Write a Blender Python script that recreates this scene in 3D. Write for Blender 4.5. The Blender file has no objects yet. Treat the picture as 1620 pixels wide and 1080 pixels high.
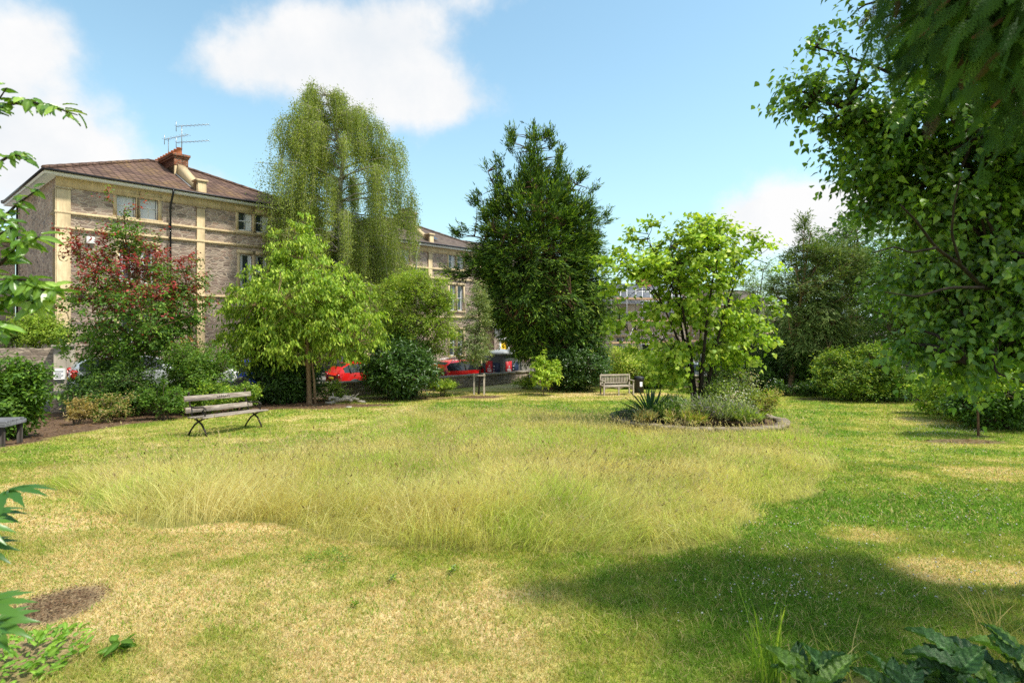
import bpy, math, random
import numpy as np
from mathutils import Vector, Matrix

rng = np.random.default_rng(11)
random.seed(11)
scene = bpy.context.scene
COL = scene.collection
EYE = 1.6
F = 850.0 / 1620.0          # focal length over image width
R = math.radians

# ------------------------------------------------------------------ numpy helpers
def nrm(a):
    a = np.asarray(a, float)
    return a / np.maximum(np.linalg.norm(a, axis=-1, keepdims=True), 1e-9)

def _hash(ix, iy, iz, seed):
    h = (ix * 374761393 + iy * 668265263 + iz * 2147483647 + seed * 974711) & 0xFFFFFFFF
    h = ((h ^ (h >> 13)) * 1274126177) & 0xFFFFFFFF
    h = h ^ (h >> 16)
    return (h & 0xFFFF) / 65535.0

def vnoise(x, y, z=None, seed=0):
    x = np.asarray(x, float); y = np.asarray(y, float)
    z = np.zeros_like(x) if z is None else np.asarray(z, float)
    ix, iy, iz = np.floor(x).astype(np.int64), np.floor(y).astype(np.int64), np.floor(z).astype(np.int64)
    fx, fy, fz = x - ix, y - iy, z - iz
    fx, fy, fz = [f * f * (3 - 2 * f) for f in (fx, fy, fz)]
    r = 0
    for dx in (0, 1):
        for dy in (0, 1):
            for dz in (0, 1):
                w = (fx if dx else 1 - fx) * (fy if dy else 1 - fy) * (fz if dz else 1 - fz)
                r = r + w * _hash(ix + dx, iy + dy, iz + dz, seed)
    return r

def fbm(x, y, z=None, seed=0, o=3):
    r = 0; a = 1.0; t = 0; k = 1.0
    for i in range(o):
        r = r + a * vnoise(np.asarray(x) * k, np.asarray(y) * k, None if z is None else np.asarray(z) * k, seed + i)
        t += a; a *= .5; k *= 2.03
    return r / t

def sstep(a, b, x):
    t = np.clip((np.asarray(x, float) - a) / (b - a), 0, 1)
    return t * t * (3 - 2 * t)

def at(px, py, Z):
    """the world point seen from the viewpoint at that image place and distance"""
    return np.array([(px - 810) / 850.0 * Z, Z, EYE + (500 - py) / 850.0 * Z])

# ------------------------------------------------------------------ terrain
_gy = np.linspace(-60, 300, 3601)
_gd = np.interp(_gy, [-60, 0, 6, 12, 18, 24, 28, 32, 40, 60, 300], [1.0, 1.6, 2.17, 2.73, 3.2, 3.62, 3.83, 3.97, 4.15, 4.4, 5.5])
_k = np.ones(31) / 31
_gd = np.convolve(np.pad(_gd, 15, mode='edge'), _k, 'valid')
A = np.array([-7.0, 25.0]); DW = np.array([.72, .69]) / np.hypot(.72, .69); NW = np.array([-DW[1], DW[0]])
B = A + DW * 11.0; DE = np.array([.93, -.37]) / np.hypot(.93, .37); NE = np.array([-DE[1], DE[0]])

def gdepth(y): return np.interp(y, _gy, _gd)
def sides(x, y):
    a = (x - A[0]) * NW[0] + (y - A[1]) * NW[1]
    b = (x - B[0]) * NE[0] + (y - B[1]) * NE[1]
    return a, b
def street_z(x, y):
    a, b = sides(x, y)
    s = (x - A[0]) * DW[0] + (y - A[1]) * DW[1]
    q = (x - B[0]) * DE[0] + (y - B[1]) * DE[1]
    l = 3.72 + .068 * np.clip(s, -14, 15)
    r = 4.47 - .03 * np.clip(q, -3, 25)
    m = sstep(-3, 3, b - a)
    return EYE - (l * (1 - m) + r * m)
def lawn_z(x, y): return EYE - gdepth(y) + (fbm(np.asarray(x) * .5, np.asarray(y) * .5, seed=3) - .5) * .06
def ground_z(x, y):
    a, b = sides(x, y); o = np.maximum(a, b)
    k = sstep(0.05, .35, o)
    return lawn_z(x, y) * (1 - k) + (street_z(x, y) - .16) * k
def gz(x, y): return float(ground_z(np.array([x]), np.array([y]))[0])
def foot(px, Z):
    X = (px - 810) / 850.0 * Z
    return np.array([X, Z, gz(X, Z)])
_zz = np.linspace(1.5, 45, 4000); _py = 500 + 850 * gdepth(_zz) / _zz
def lawn_at(px, py):
    Z = float(np.interp(-py, -_py, _zz))
    return np.array([(px - 810) / 850.0 * Z, Z])

# ------------------------------------------------------------------ mesh building
class Geo:
    def __init__(self): self.v = []; self.f = []; self.c = []; self.n = 0
    def add(self, V, Fs, C=None):
        V = np.asarray(V, float).reshape(-1, 3)
        if isinstance(Fs, np.ndarray): self.f.append(Fs + self.n)
        else:
            by = {}
            for f in Fs: by.setdefault(len(f), []).append(f)
            for k, l in by.items(): self.f.append(np.array(l, int) + self.n)
        if C is None: C = (1, 1, 1)
        C = np.asarray(C, float)
        if C.ndim == 1: C = np.repeat(C[None], len(V), 0)
        self.v.append(V); self.c.append(C); self.n += len(V)
        return self
    def box(self, lo, hi, C=None):
        x0, y0, z0 = lo; x1, y1, z1 = hi
        V = [(x0,y0,z0),(x1,y0,z0),(x1,y1,z0),(x0,y1,z0),(x0,y0,z1),(x1,y0,z1),(x1,y1,z1),(x0,y1,z1)]
        return self.add(V, [(0,3,2,1),(4,5,6,7),(0,1,5,4),(1,2,6,5),(2,3,7,6),(3,0,4,7)], C)
    def bbox(self, lo, hi, b=.01, C=None):
        """a box with chamfered edges"""
        lo = np.array(lo, float); hi = np.array(hi, float); b = min(b, (hi - lo).min() * .45)
        V = []; idx = {}
        for sx in (0, 1):
            for sy in (0, 1):
                for sz in (0, 1):
                    s = np.array([sx, sy, sz]); corner = np.where(s, hi, lo); inn = np.where(s, -b, b)
                    for ax in range(3):
                        p = corner + inn; p[ax] = corner[ax]
                        idx[(sx, sy, sz, ax)] = len(V); V.append(p)
        Fs = []
        for ax in range(3):
            o = [a for a in range(3) if a != ax]
            for s in (0, 1):
                q = []
                for (i, j) in ((0,0),(1,0),(1,1),(0,1)):
                    k = [0,0,0]; k[ax] = s; k[o[0]] = i; k[o[1]] = j; q.append(idx[(*k, ax)])
                Fs.append(q if (s == 1) ^ (ax == 1) else q[::-1])
        for ax in range(3):
            o = [a for a in range(3) if a != ax]
            for i in (0, 1):
                for j in (0, 1):
                    k0 = [0,0,0]; k1 = [0,0,0]; k0[ax] = 0; k1[ax] = 1
                    for k in (k0, k1): k[o[0]] = i; k[o[1]] = j
                    Fs.append([idx[(*k0,o[0])], idx[(*k1,o[0])], idx[(*k1,o[1])], idx[(*k0,o[1])]])
        for sx in (0, 1):
            for sy in (0, 1):
                for sz in (0, 1): Fs.append([idx[(sx,sy,sz,a)] for a in range(3)])
        return self.add(V, Fs, C)
    def tube(self, P, r, sides=6, C=None, cap=True):
        P = np.asarray(P, float); n = len(P); r = np.broadcast_to(np.asarray(r, float), (n,))
        T = nrm(np.gradient(P, axis=0))
        up = np.array([0, 0, 1.0]) if abs(T[0, 2]) < .9 else np.array([1.0, 0, 0])
        X = nrm(np.cross(T, up)); Y = np.cross(T, X)
        a = np.linspace(0, 2 * math.pi, sides, endpoint=False)
        V = P[:, None] + r[:, None, None] * (np.cos(a)[None, :, None] * X[:, None] + np.sin(a)[None, :, None] * Y[:, None])
        i = np.arange(n - 1)[:, None] * sides; j = np.arange(sides)[None]; j2 = (j + 1) % sides
        Fq = np.stack([i + j, i + j2, i + sides + j2, i + sides + j], -1).reshape(-1, 4)
        self.add(V.reshape(-1, 3), Fq, C)
        if cap:
            self.f.append(np.array([list(range(sides))[::-1]]) + self.n - n * sides)
            self.f.append(np.array([list(range(sides))]) + self.n - sides)
        return self
    def lathe(self, prof, c=(0, 0, 0), sides=16, C=None):
        prof = np.asarray(prof, float); a = np.linspace(0, 2 * math.pi, sides, endpoint=False)
        V = np.stack([prof[:, 0][:, None] * np.cos(a), prof[:, 0][:, None] * np.sin(a), np.repeat(prof[:, 1][:, None], sides, 1)], -1) + np.array(c)
        i = np.arange(len(prof) - 1)[:, None] * sides; j = np.arange(sides)[None]; j2 = (j + 1) % sides
        Fq = np.stack([i + j, i + j2, i + sides + j2, i + sides + j], -1).reshape(-1, 4)
        self.add(V.reshape(-1, 3), Fq, C)
        self.f.append(np.array([list(range(sides))]) + self.n - sides)
        return self
    def prism(self, poly, y0, y1, C=None):
        """polygon in x,z run along y"""
        n = len(poly)
        V = [(p[0], y0, p[1]) for p in poly] + [(p[0], y1, p[1]) for p in poly]
        Fs = [list(range(n)), list(range(n, 2 * n))[::-1]] + [(i, i + n, (i + 1) % n + n, (i + 1) % n) for i in range(n)]
        return self.add(V, Fs, C)
    def xf(self, M):
        M = np.asarray(M)
        self.v = [v @ M[:3, :3].T + M[:3, 3] for v in self.v]; return self
    def build(self, name, mat, parent=None, smooth=False, off=None):
        me = bpy.data.meshes.new(name)
        V = np.concatenate(self.v); Cc = np.concatenate(self.c)
        if off is not None: V = V - np.asarray(off, float)
        lt = np.concatenate([np.full(len(f), f.shape[1]) for f in self.f]); li = np.concatenate([f.ravel() for f in self.f])
        me.vertices.add(len(V)); me.vertices.foreach_set('co', V.astype(np.float32).ravel())
        me.loops.add(len(li)); me.loops.foreach_set('vertex_index', li.astype(np.int32))
        me.polygons.add(len(lt)); ls = np.concatenate([[0], np.cumsum(lt)[:-1]])
        me.polygons.foreach_set('loop_start', ls.astype(np.int32)); me.polygons.foreach_set('loop_total', lt.astype(np.int32))
        if smooth: me.polygons.foreach_set('use_smooth', np.ones(len(lt), bool))
        ca = me.color_attributes.new('Col', 'FLOAT_COLOR', 'POINT')
        ca.data.foreach_set('color', np.concatenate([Cc, np.ones((len(Cc), 1))], 1).astype(np.float32).ravel())
        me.update(calc_edges=True)
        if mat is not None: me.materials.append(mat)
        o = bpy.data.objects.new(name, me); COL.objects.link(o)
        if parent is not None: o.parent = parent
        return o

def tag(o, label=None, cat=None, group=None, kind=None):
    if label: o['label'] = label
    if cat: o['category'] = cat
    if group: o['group'] = group
    if kind: o['kind'] = kind
    return o
def thing(name, label, cat, loc=(0, 0, 0), rz=0.0, group=None):
    o = bpy.data.objects.new(name, None); COL.objects.link(o); o.empty_display_size = .3
    o.location = tuple(float(v) for v in loc); o.rotation_euler = (0, 0, rz)
    return tag(o, label, cat, group)
def copy_tree(o, parent=None):
    c = o.copy(); COL.objects.link(c)
    if parent is not None: c.parent = parent
    for ch in list(o.children): copy_tree(ch, c)
    return c

# ------------------------------------------------------------------ materials
MATS = {}
class NT:
    def __init__(self, name):
        self.m = bpy.data.materials.new(name); self.m.use_nodes = True
        self.t = self.m.node_tree; self.t.nodes.clear()
        self.out = self.n('ShaderNodeOutputMaterial')
    def n(self, typ, **kw):
        x = self.t.nodes.new(typ)
        for k, v in kw.items(): setattr(x, k, v)
        return x
    def link(self, a, b): self.t.links.new(a, b)
    def setin(self, node, key, v):
        if hasattr(v, 'bl_idname') or hasattr(v, 'is_linked'): self.link(v, node.inputs[key])
        else: node.inputs[key].default_value = v
    def math(self, op, a, b=None, clamp=False):
        x = self.n('ShaderNodeMath', operation=op, use_clamp=clamp); self.setin(x, 0, a)
        if b is not None: self.setin(x, 1, b)
        return x.outputs[0]
    def mix(self, fac, a, b, typ='MIX'):
        x = self.n('ShaderNodeMix', data_type='RGBA', blend_type=typ); self.setin(x, 0, fac)
        for i, v in ((6, a), (7, b)):
            if isinstance(v, tuple) and len(v) == 3: v = (*v, 1)
            self.setin(x, i, v)
        return x.outputs[2]
    def ramp(self, fac, stops):
        x = self.n('ShaderNodeValToRGB'); self.link(fac, x.inputs[0]); e = x.color_ramp.elements
        while len(e) < len(stops): e.new(.5)
        for el, (p, c) in zip(e, stops):
            el.position = p; el.color = (c, c, c, 1) if isinstance(c, (int, float)) else (*c, 1)
        return x.outputs[0]
    def coords(self, kind='Object', scale=(1, 1, 1)):
        tc = self.n('ShaderNodeTexCoord'); mp = self.n('ShaderNodeMapping'); mp.inputs['Scale'].default_value = scale
        self.link(tc.outputs[kind], mp.inputs[0]); return mp.outputs[0]
    def noise(self, vec, scale, detail=4, rough=.55):
        x = self.n('ShaderNodeTexNoise'); self.link(vec, x.inputs['Vector'])
        x.inputs['Scale'].default_value = scale; x.inputs['Detail'].default_value = detail; x.inputs['Roughness'].default_value = rough
        return x.outputs['Fac']
    def bump(self, h, strength=.3, dist=.02):
        x = self.n('ShaderNodeBump'); self.link(h, x.inputs['Height']); x.inputs['Strength'].default_value = strength; x.inputs['Distance'].default_value = dist
        return x.outputs[0]
    def principled(self, col, rough=.6, metal=0, normal=None, spec=.5, **kw):
        p = self.n('ShaderNodeBsdfPrincipled')
        if isinstance(col, tuple) and len(col) == 3: col = (*col, 1)
        self.setin(p, 'Base Color', col); self.setin(p, 'Roughness', rough); self.setin(p, 'Metallic', metal)
        p.inputs['Specular IOR Level'].default_value = spec
        for k, v in kw.items(): self.setin(p, k, v)
        if normal is not None: self.link(normal, p.inputs['Normal'])
        return p.outputs[0]
    def done(self, sh):
        self.link(sh, self.out.inputs[0]); return self.m
    def vcol(self):
        x = self.n('ShaderNodeVertexColor', layer_name='Col'); return x.outputs[0]

def mat_plain(name, col, rough=.6, metal=0, var=.12, scale=6, spec=.4):
    if name in MATS: return MATS[name]
    t = NT(name); n = t.noise(t.coords(), scale)
    c = t.mix(n, tuple(max(0, v * (1 - var * 1.6)) for v in col), tuple(v * (1 + var * 1.2) for v in col))
    MATS[name] = t.done(t.principled(c, rough, metal, t.bump(n, .08), spec)); return MATS[name]

def mat_leaf(name, trans=.38, rough=.5, spec=.35, tint=(1.25, 1.25, .55)):
    if name in MATS: return MATS[name]
    t = NT(name); c = t.vcol()
    p = t.principled(c, rough, 0, None, spec)
    tr = t.n('ShaderNodeBsdfTranslucent'); t.link(t.mix(1.0, c, tint, 'MULTIPLY'), tr.inputs[0])
    mx = t.n('ShaderNodeMixShader'); mx.inputs[0].default_value = trans
    t.link(p, mx.inputs[1]); t.link(tr.outputs[0], mx.inputs[2])
    MATS[name] = t.done(mx.outputs[0]); return MATS[name]

def mat_bark(name, col, dark, sc=(8, 8, 2)):
    if name in MATS: return MATS[name]
    t = NT(name); n = t.noise(t.coords(scale=sc), 4, 5, .65)
    c = t.mix(t.ramp(n, [(.35, 0), (.65, 1)]), dark, col)
    MATS[name] = t.done(t.principled(c, .85, 0, t.bump(n, .5, .03), .2)); return MATS[name]

def mat_rubble(name, cols, mortar, sc=(2.6, 2.6, 8.5), joint=.06):
    if name in MATS: return MATS[name]
    t = NT(name); v = t.coords(scale=sc)
    nz = t.n('ShaderNodeTexNoise'); t.link(v, nz.inputs['Vector']); nz.inputs['Scale'].default_value = 1.2; nz.inputs['Detail'].default_value = 2
    wv = t.mix(.10, v, nz.outputs['Color'], 'ADD')
    vo = t.n('ShaderNodeTexVoronoi'); t.link(wv, vo.inputs['Vector']); vo.inputs['Scale'].default_value = 1
    ve = t.n('ShaderNodeTexVoronoi', feature='DISTANCE_TO_EDGE'); t.link(wv, ve.inputs['Vector']); ve.inputs['Scale'].default_value = 1
    sep = t.n('ShaderNodeSeparateColor'); t.link(vo.outputs['Color'], sep.inputs[0])
    stone = t.ramp(sep.outputs[0], [(i / (len(cols) - 1), c) for i, c in enumerate(cols)])
    fine = t.noise(t.coords(), 14, 5, .7); big = t.noise(t.coords(), .45, 3)
    stone = t.mix(.55, stone, t.ramp(fine, [(.25, .35), (.75, 1.6)]), 'MULTIPLY')
    edge = t.ramp(ve.outputs['Distance'], [(joint * .4, 1), (joint * 1.6, 0)])
    c = t.mix(edge, stone, mortar)
    c = t.mix(.6, c, t.ramp(big, [(.3, .72), (.7, 1.22)]), 'MULTIPLY')
    h = t.math('SUBTRACT', t.math('MULTIPLY', fine, .5), t.math('MULTIPLY', edge, .8))
    MATS[name] = t.done(t.principled(c, .9, 0, t.bump(h, .7, .04), .15)); return MATS[name]

def mat_ashlar(name, col, stain):
    if name in MATS: return MATS[name]
    t = NT(name); a = t.noise(t.coords(), 1.1, 5, .6); b = t.noise(t.coords(scale=(6, 6, 1)), 2, 4); f = t.noise(t.coords(), 30, 3)
    c = t.mix(t.ramp(a, [(.35, 0), (.7, 1)]), col, stain)
    c = t.mix(.5, c, t.ramp(b, [(.3, .6), (.65, 1.15)]), 'MULTIPLY')
    MATS[name] = t.done(t.principled(c, .85, 0, t.bump(f, .25, .01), .2)); return MATS[name]

def mat_rooftile(name, c0, c1, lichen, lich=.6, course=.42, roll=.36):
    if name in MATS: return MATS[name]
    t = NT(name); tc = t.n('ShaderNodeTexCoord'); s = t.n('ShaderNodeSeparateXYZ'); t.link(tc.outputs['Object'], s.inputs[0])
    nn = t.n('ShaderNodeSeparateXYZ'); t.link(tc.outputs['Normal'], nn.inputs[0])
    side = t.math('GREATER_THAN', t.math('ABSOLUTE', nn.outputs[0]), t.math('ABSOLUTE', nn.outputs[1]))
    u = t.math('ADD', t.math('MULTIPLY', s.outputs[0], t.math('SUBTRACT', 1.0, side)), t.math('MULTIPLY', s.outputs[1], side))
    v = t.math('DIVIDE', s.outputs[2], course * .47)
    vf = t.math('FRACT', v); uf = t.math('FRACT', t.math('DIVIDE', u, roll))
    rollh = t.math('SINE', t.math('MULTIPLY', uf, math.pi))
    step = t.math('SUBTRACT', 1.0, vf)
    cell = t.n('ShaderNodeTexWhiteNoise', noise_dimensions='2D'); cv = t.n('ShaderNodeCombineXYZ')
    t.link(t.math('FLOOR', v), cv.inputs[0]); t.link(t.math('FLOOR', t.math('DIVIDE', u, roll)), cv.inputs[1]); t.link(cv.outputs[0], cell.inputs['Vector'])
    c = t.mix(cell.outputs['Value'], c0, c1)
    a = t.noise(t.coords(), .5, 4); f = t.noise(t.coords(), 5, 5, .7)
    c = t.mix(t.math('MULTIPLY', t.ramp(a, [(.48, 0), (.66, 1)]), t.math('MULTIPLY', t.ramp(f, [(.42, 0), (.6, 1)]), lich)), c, lichen)
    joint = t.ramp(vf, [(.0, .15), (.10, .30), (.24, 1.0)])
    gap = t.ramp(rollh, [(.05, .45), (.5, 1.1)])
    c = t.mix(1.0, c, joint, 'MULTIPLY'); c = t.mix(.8, c, gap, 'MULTIPLY')
    h = t.math('ADD', t.math('MULTIPLY', rollh, .6), t.math('MULTIPLY', step, .7))
    MATS[name] = t.done(t.principled(c, .85, 0, t.bump(h, .8, .05), .2)); return MATS[name]

def mat_wood(name, col, dark, axis_scale=(30, 30, 2)):
    if name in MATS: return MATS[name]
    t = NT(name); v = t.coords(scale=axis_scale); n = t.noise(v, 1.5, 6, .7); b = t.noise(t.coords(), 4, 3)
    c = t.mix(t.ramp(n, [(.35, 0), (.62, 1)]), dark, col)
    c = t.mix(.45, c, t.ramp(b, [(.3, .55), (.7, 1.25)]), 'MULTIPLY')
    MATS[name] = t.done(t.principled(c, .8, 0, t.bump(n, .4, .01), .2)); return MATS[name]

def mat_glass(name, col=(.03, .04, .05), rough=.04):
    if name in MATS: return MATS[name]
    t = NT(name); n = t.noise(t.coords(), 1.3, 2)
    c = t.mix(n, tuple(v * .5 for v in col), tuple(v * 1.8 for v in col))
    MATS[name] = t.done(t.principled(c, rough, 0, t.bump(n, .02), .8)); return MATS[name]

def mat_paint(name, col):
    if name in MATS: return MATS[name]
    t = NT(name); n = t.noise(t.coords(), 3, 4); c = t.mix(n, tuple(v * .85 for v in col), tuple(v * 1.1 for v in col))
    MATS[name] = t.done(t.principled(c, t.ramp(n, [(.3, .18), (.7, .34)]), 0.0, None, .5, **{'Coat Weight': .6, 'Coat Roughness': .06})); return MATS[name]

LEAF = mat_leaf('leaf')
LEAF_GLOSS = mat_leaf('glossy_leaf', .42, .36, .6)
LEAF_WAX = mat_leaf('waxy_leaf', .25, .32, .5)
NEEDLE = mat_leaf('needle', .22, .6, .2)
GRASS = mat_leaf('grass_blade', .48, .6, .2, (1.15, 1.15, .7))
PETAL = mat_leaf('petal', .3, .7, .2, (1, 1, 1))
BARK = mat_bark('bark', (.20, .15, .10), (.06, .045, .03))
BARK_DARK = mat_bark('dark_bark', (.05, .037, .028), (.015, .012, .010))
BARK_BIRCH = mat_bark('birch_bark', (.60, .56, .48), (.12, .10, .08), (3, 3, 5))
BARK_RED = mat_bark('reddish_bark', (.22, .12, .07), (.07, .04, .025))
BARK_TAN = mat_bark('tan_bark', (.38, .26, .15), (.18, .11, .06))
STONE = mat_rubble('rubble_stone', [(.18, .135, .11), (.38, .28, .22), (.49, .38, .30), (.26, .195, .165), (.44, .30, .225), (.22, .18, .165)], (.52, .42, .33), (2.4, 2.4, 7.0), .07)
STONE_WALL = mat_rubble('garden_wall_stone', [(.17, .13, .10), (.30, .24, .18), (.36, .29, .22), (.22, .18, .15)], (.20, .16, .12), (3.2, 3.2, 9), .07)
ASHLAR = mat_ashlar('bath_stone', (.70, .55, .33), (.52, .40, .24))
ASHLAR_GREY = mat_ashlar('weathered_stone', (.40, .35, .28), (.24, .21, .17))
TILE = mat_rooftile('brown_tile', (.105, .062, .047), (.185, .112, .085), (.30, .19, .06))
TILE_GREY = mat_rooftile('greybrown_tile', (.12, .088, .072), (.18, .135, .112), (.24, .2, .13), .4)
SLATE = mat_rooftile('slate', (.13, .14, .16), (.20, .21, .23), (.2, .2, .15), .2)
TILE_RED = mat_rooftile('red_tile', (.20, .09, .06), (.28, .13, .09), (.25, .2, .1), .3)
WHITE = mat_plain('white_paint', (.78, .77, .74), .5, 0, .05)
BLACKM = mat_plain('black_pipe', (.018, .018, .02), .4)
IRON = mat_plain('cast_iron', (.035, .026, .02), .6, .3, .3, 20)
GLASS = mat_glass('window_glass')
CURTAIN = mat_plain('net_curtain', (.62, .63, .64), .8, 0, .1, 12)
TERRA = mat_plain('terracotta', (.52, .17, .07), .85, 0, .25, 5)
BRICK = mat_rubble('brick', [(.30, .10, .05), (.38, .14, .07), (.26, .09, .05)], (.34, .27, .2), (4.4, 4.4, 13), .05)
METAL = mat_plain('galvanised_metal', (.42, .43, .44), .4, .8, .1)
RUBBER = mat_plain('rubber', (.02, .02, .021), .8)

# ------------------------------------------------------------------ foliage
def leaf_template(kind):
    if kind == 'oval':
        V = [(0,0,0),(.34,.28,.06),(.36,.66,.02),(0,1,-.16),(-.36,.66,.02),(-.34,.28,.06),(0,.5,-.02)]
        Fs = np.array([(0,1,2,6),(6,2,3,3),(0,6,4,5),(6,3,3,4)])
        Fs = [(0,1,2,6),(6,2,3),(0,6,4,5),(6,3,4)]
    elif kind == 'simple':
        V = [(0,0,0),(.38,.42,.07),(0,1,-.10),(-.38,.42,.07)]; Fs = [(0,1,2),(0,2,3)]
    elif kind == 'needle':
        V = [(-.5,0,0),(.5,0,0),(.32,.7,.0),(0,1,-.05),(-.32,.7,0)]; Fs = [(0,1,2,4),(4,2,3)]
    elif kind == 'heart':
        V = [(0,.06,0),(.42,0,.08),(.5,.38,.06),(0,1,-.2),(-.5,.38,.06),(-.42,0,.08),(0,.42,-.03)]
        Fs = [(0,1,2,6),(6,2,3),(0,6,4,5),(6,3,4)]
    elif kind == 'ovate':
        V = [(0,0,0),(.40,.20,.10),(.46,.42,.07),(0,1,-.22),(-.46,.42,.07),(-.40,.20,.10),(0,.40,-.03)]
        Fs = [(0,1,2,6),(6,2,3),(0,6,4,5),(6,3,4)]
    elif kind == 'big':
        V = []; Fs = []; nu, nv = 5, 9
        for j in range(nv):
            t = j / (nv - 1); w = max(.015, (math.sin(math.pi * t ** .82) ** .8) * .5)
            for i in range(nu):
                s = i / (nu - 1) * 2 - 1
                V.append((s * w, t, .10 * abs(s) - .30 * t * t + .02 * math.sin(t * 21) * abs(s)))
        for j in range(nv - 1):
            for i in range(nu - 1):
                a = j * nu + i; Fs.append((a, a + 1, a + nu + 1, a + nu))
    return np.array(V, float), Fs

BIGV = np.array([[1.35 if i == 2 else (.92 if (i + j) % 2 else 1.05) for i in range(5)] for j in range(9)]).ravel()
TEMPL = {k: leaf_template(k) for k in ('oval', 'simple', 'needle', 'heart', 'ovate', 'big')}

def put_leaves(g, P, D, N, L, Wd, C, kind, templ=None, vein=None):
    V, Fs = templ or TEMPL[kind]
    n = len(P)
    if n == 0: return
    D = nrm(D); X = nrm(np.cross(D, N)); N = np.cross(X, D)
    L = np.broadcast_to(L, (n,)); Wd = np.broadcast_to(Wd, (n,))
    W = (P[:, None] + X[:, None] * (V[None, :, 0:1] * Wd[:, None, None]) + D[:, None] * (V[None, :, 1:2] * L[:, None, None])
         + N[:, None] * (V[None, :, 2:3] * L[:, None, None]))
    k = len(V); Cc = np.repeat(C[:, None], k, 1)
    if vein is None and kind == 'big': vein = BIGV
    if vein is not None: Cc = Cc * np.asarray(vein)[None, :, None]
    base = (np.arange(n) * k)[:, None, None]
    by = {}
    for f in Fs: by.setdefault(len(f), []).append(f)
    fs = [(np.array(l)[None] + base).reshape(-1, kk) for kk, l in by.items()]
    off = g.n
    g.v.append(W.reshape(-1, 3)); g.c.append(Cc.reshape(-1, 3)); g.n += n * k
    for f in fs: g.f.append(f + off)

def pick(pal, n, r, jit=.18):
    pal = np.array(pal, float)
    w = pal[:, 3] / pal[:, 3].sum()
    c = pal[r.choice(len(pal), n, p=w), :3]
    c = c * 1.55 * (1 + (r.random((n, 1)) - .5) * 2 * jit)
    return np.clip(c, .004, .9)

def in_ellipsoids(ell, n, r, shell=.45, gap=.0, gscale=.9, seed=0):
    """points through a union of ellipsoids (centre, radii), thinned where a noise field says so"""
    ell = [(np.array(c, float), np.array(q, float) * np.ones(3)) for c, q in ell]
    vol = np.array([np.prod(q) for _, q in ell]) ** .8
    out = []
    tot = 0
    while tot < n:
        k = r.choice(len(ell), n, p=vol / vol.sum())
        d = nrm(r.normal(size=(n, 3))); rad = r.random((n, 1)) ** shell
        c = np.array([ell[i][0] for i in k]); q = np.array([ell[i][1] for i in k])
        p = c + d * rad * q
        if gap > 0:
            m = fbm(p[:, 0] / gscale, p[:, 1] / gscale, p[:, 2] / gscale, seed, 2) > gap
            p = p[m]
        out.append(p); tot += len(p)
    return np.concatenate(out)[:n]

def curve(a, b, r, sag=.12, n=6, rise=0.0):
    t = np.linspace(0, 1, n)[:, None]; L = np.linalg.norm(b - a)
    p = a + (b - a) * t
    w = r.normal(size=3) * sag * L
    p = p + w * np.sin(math.pi * t) * .6 + np.array([0, 0, 1]) * rise * L * np.sin(math.pi * t)
    return p

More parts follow.
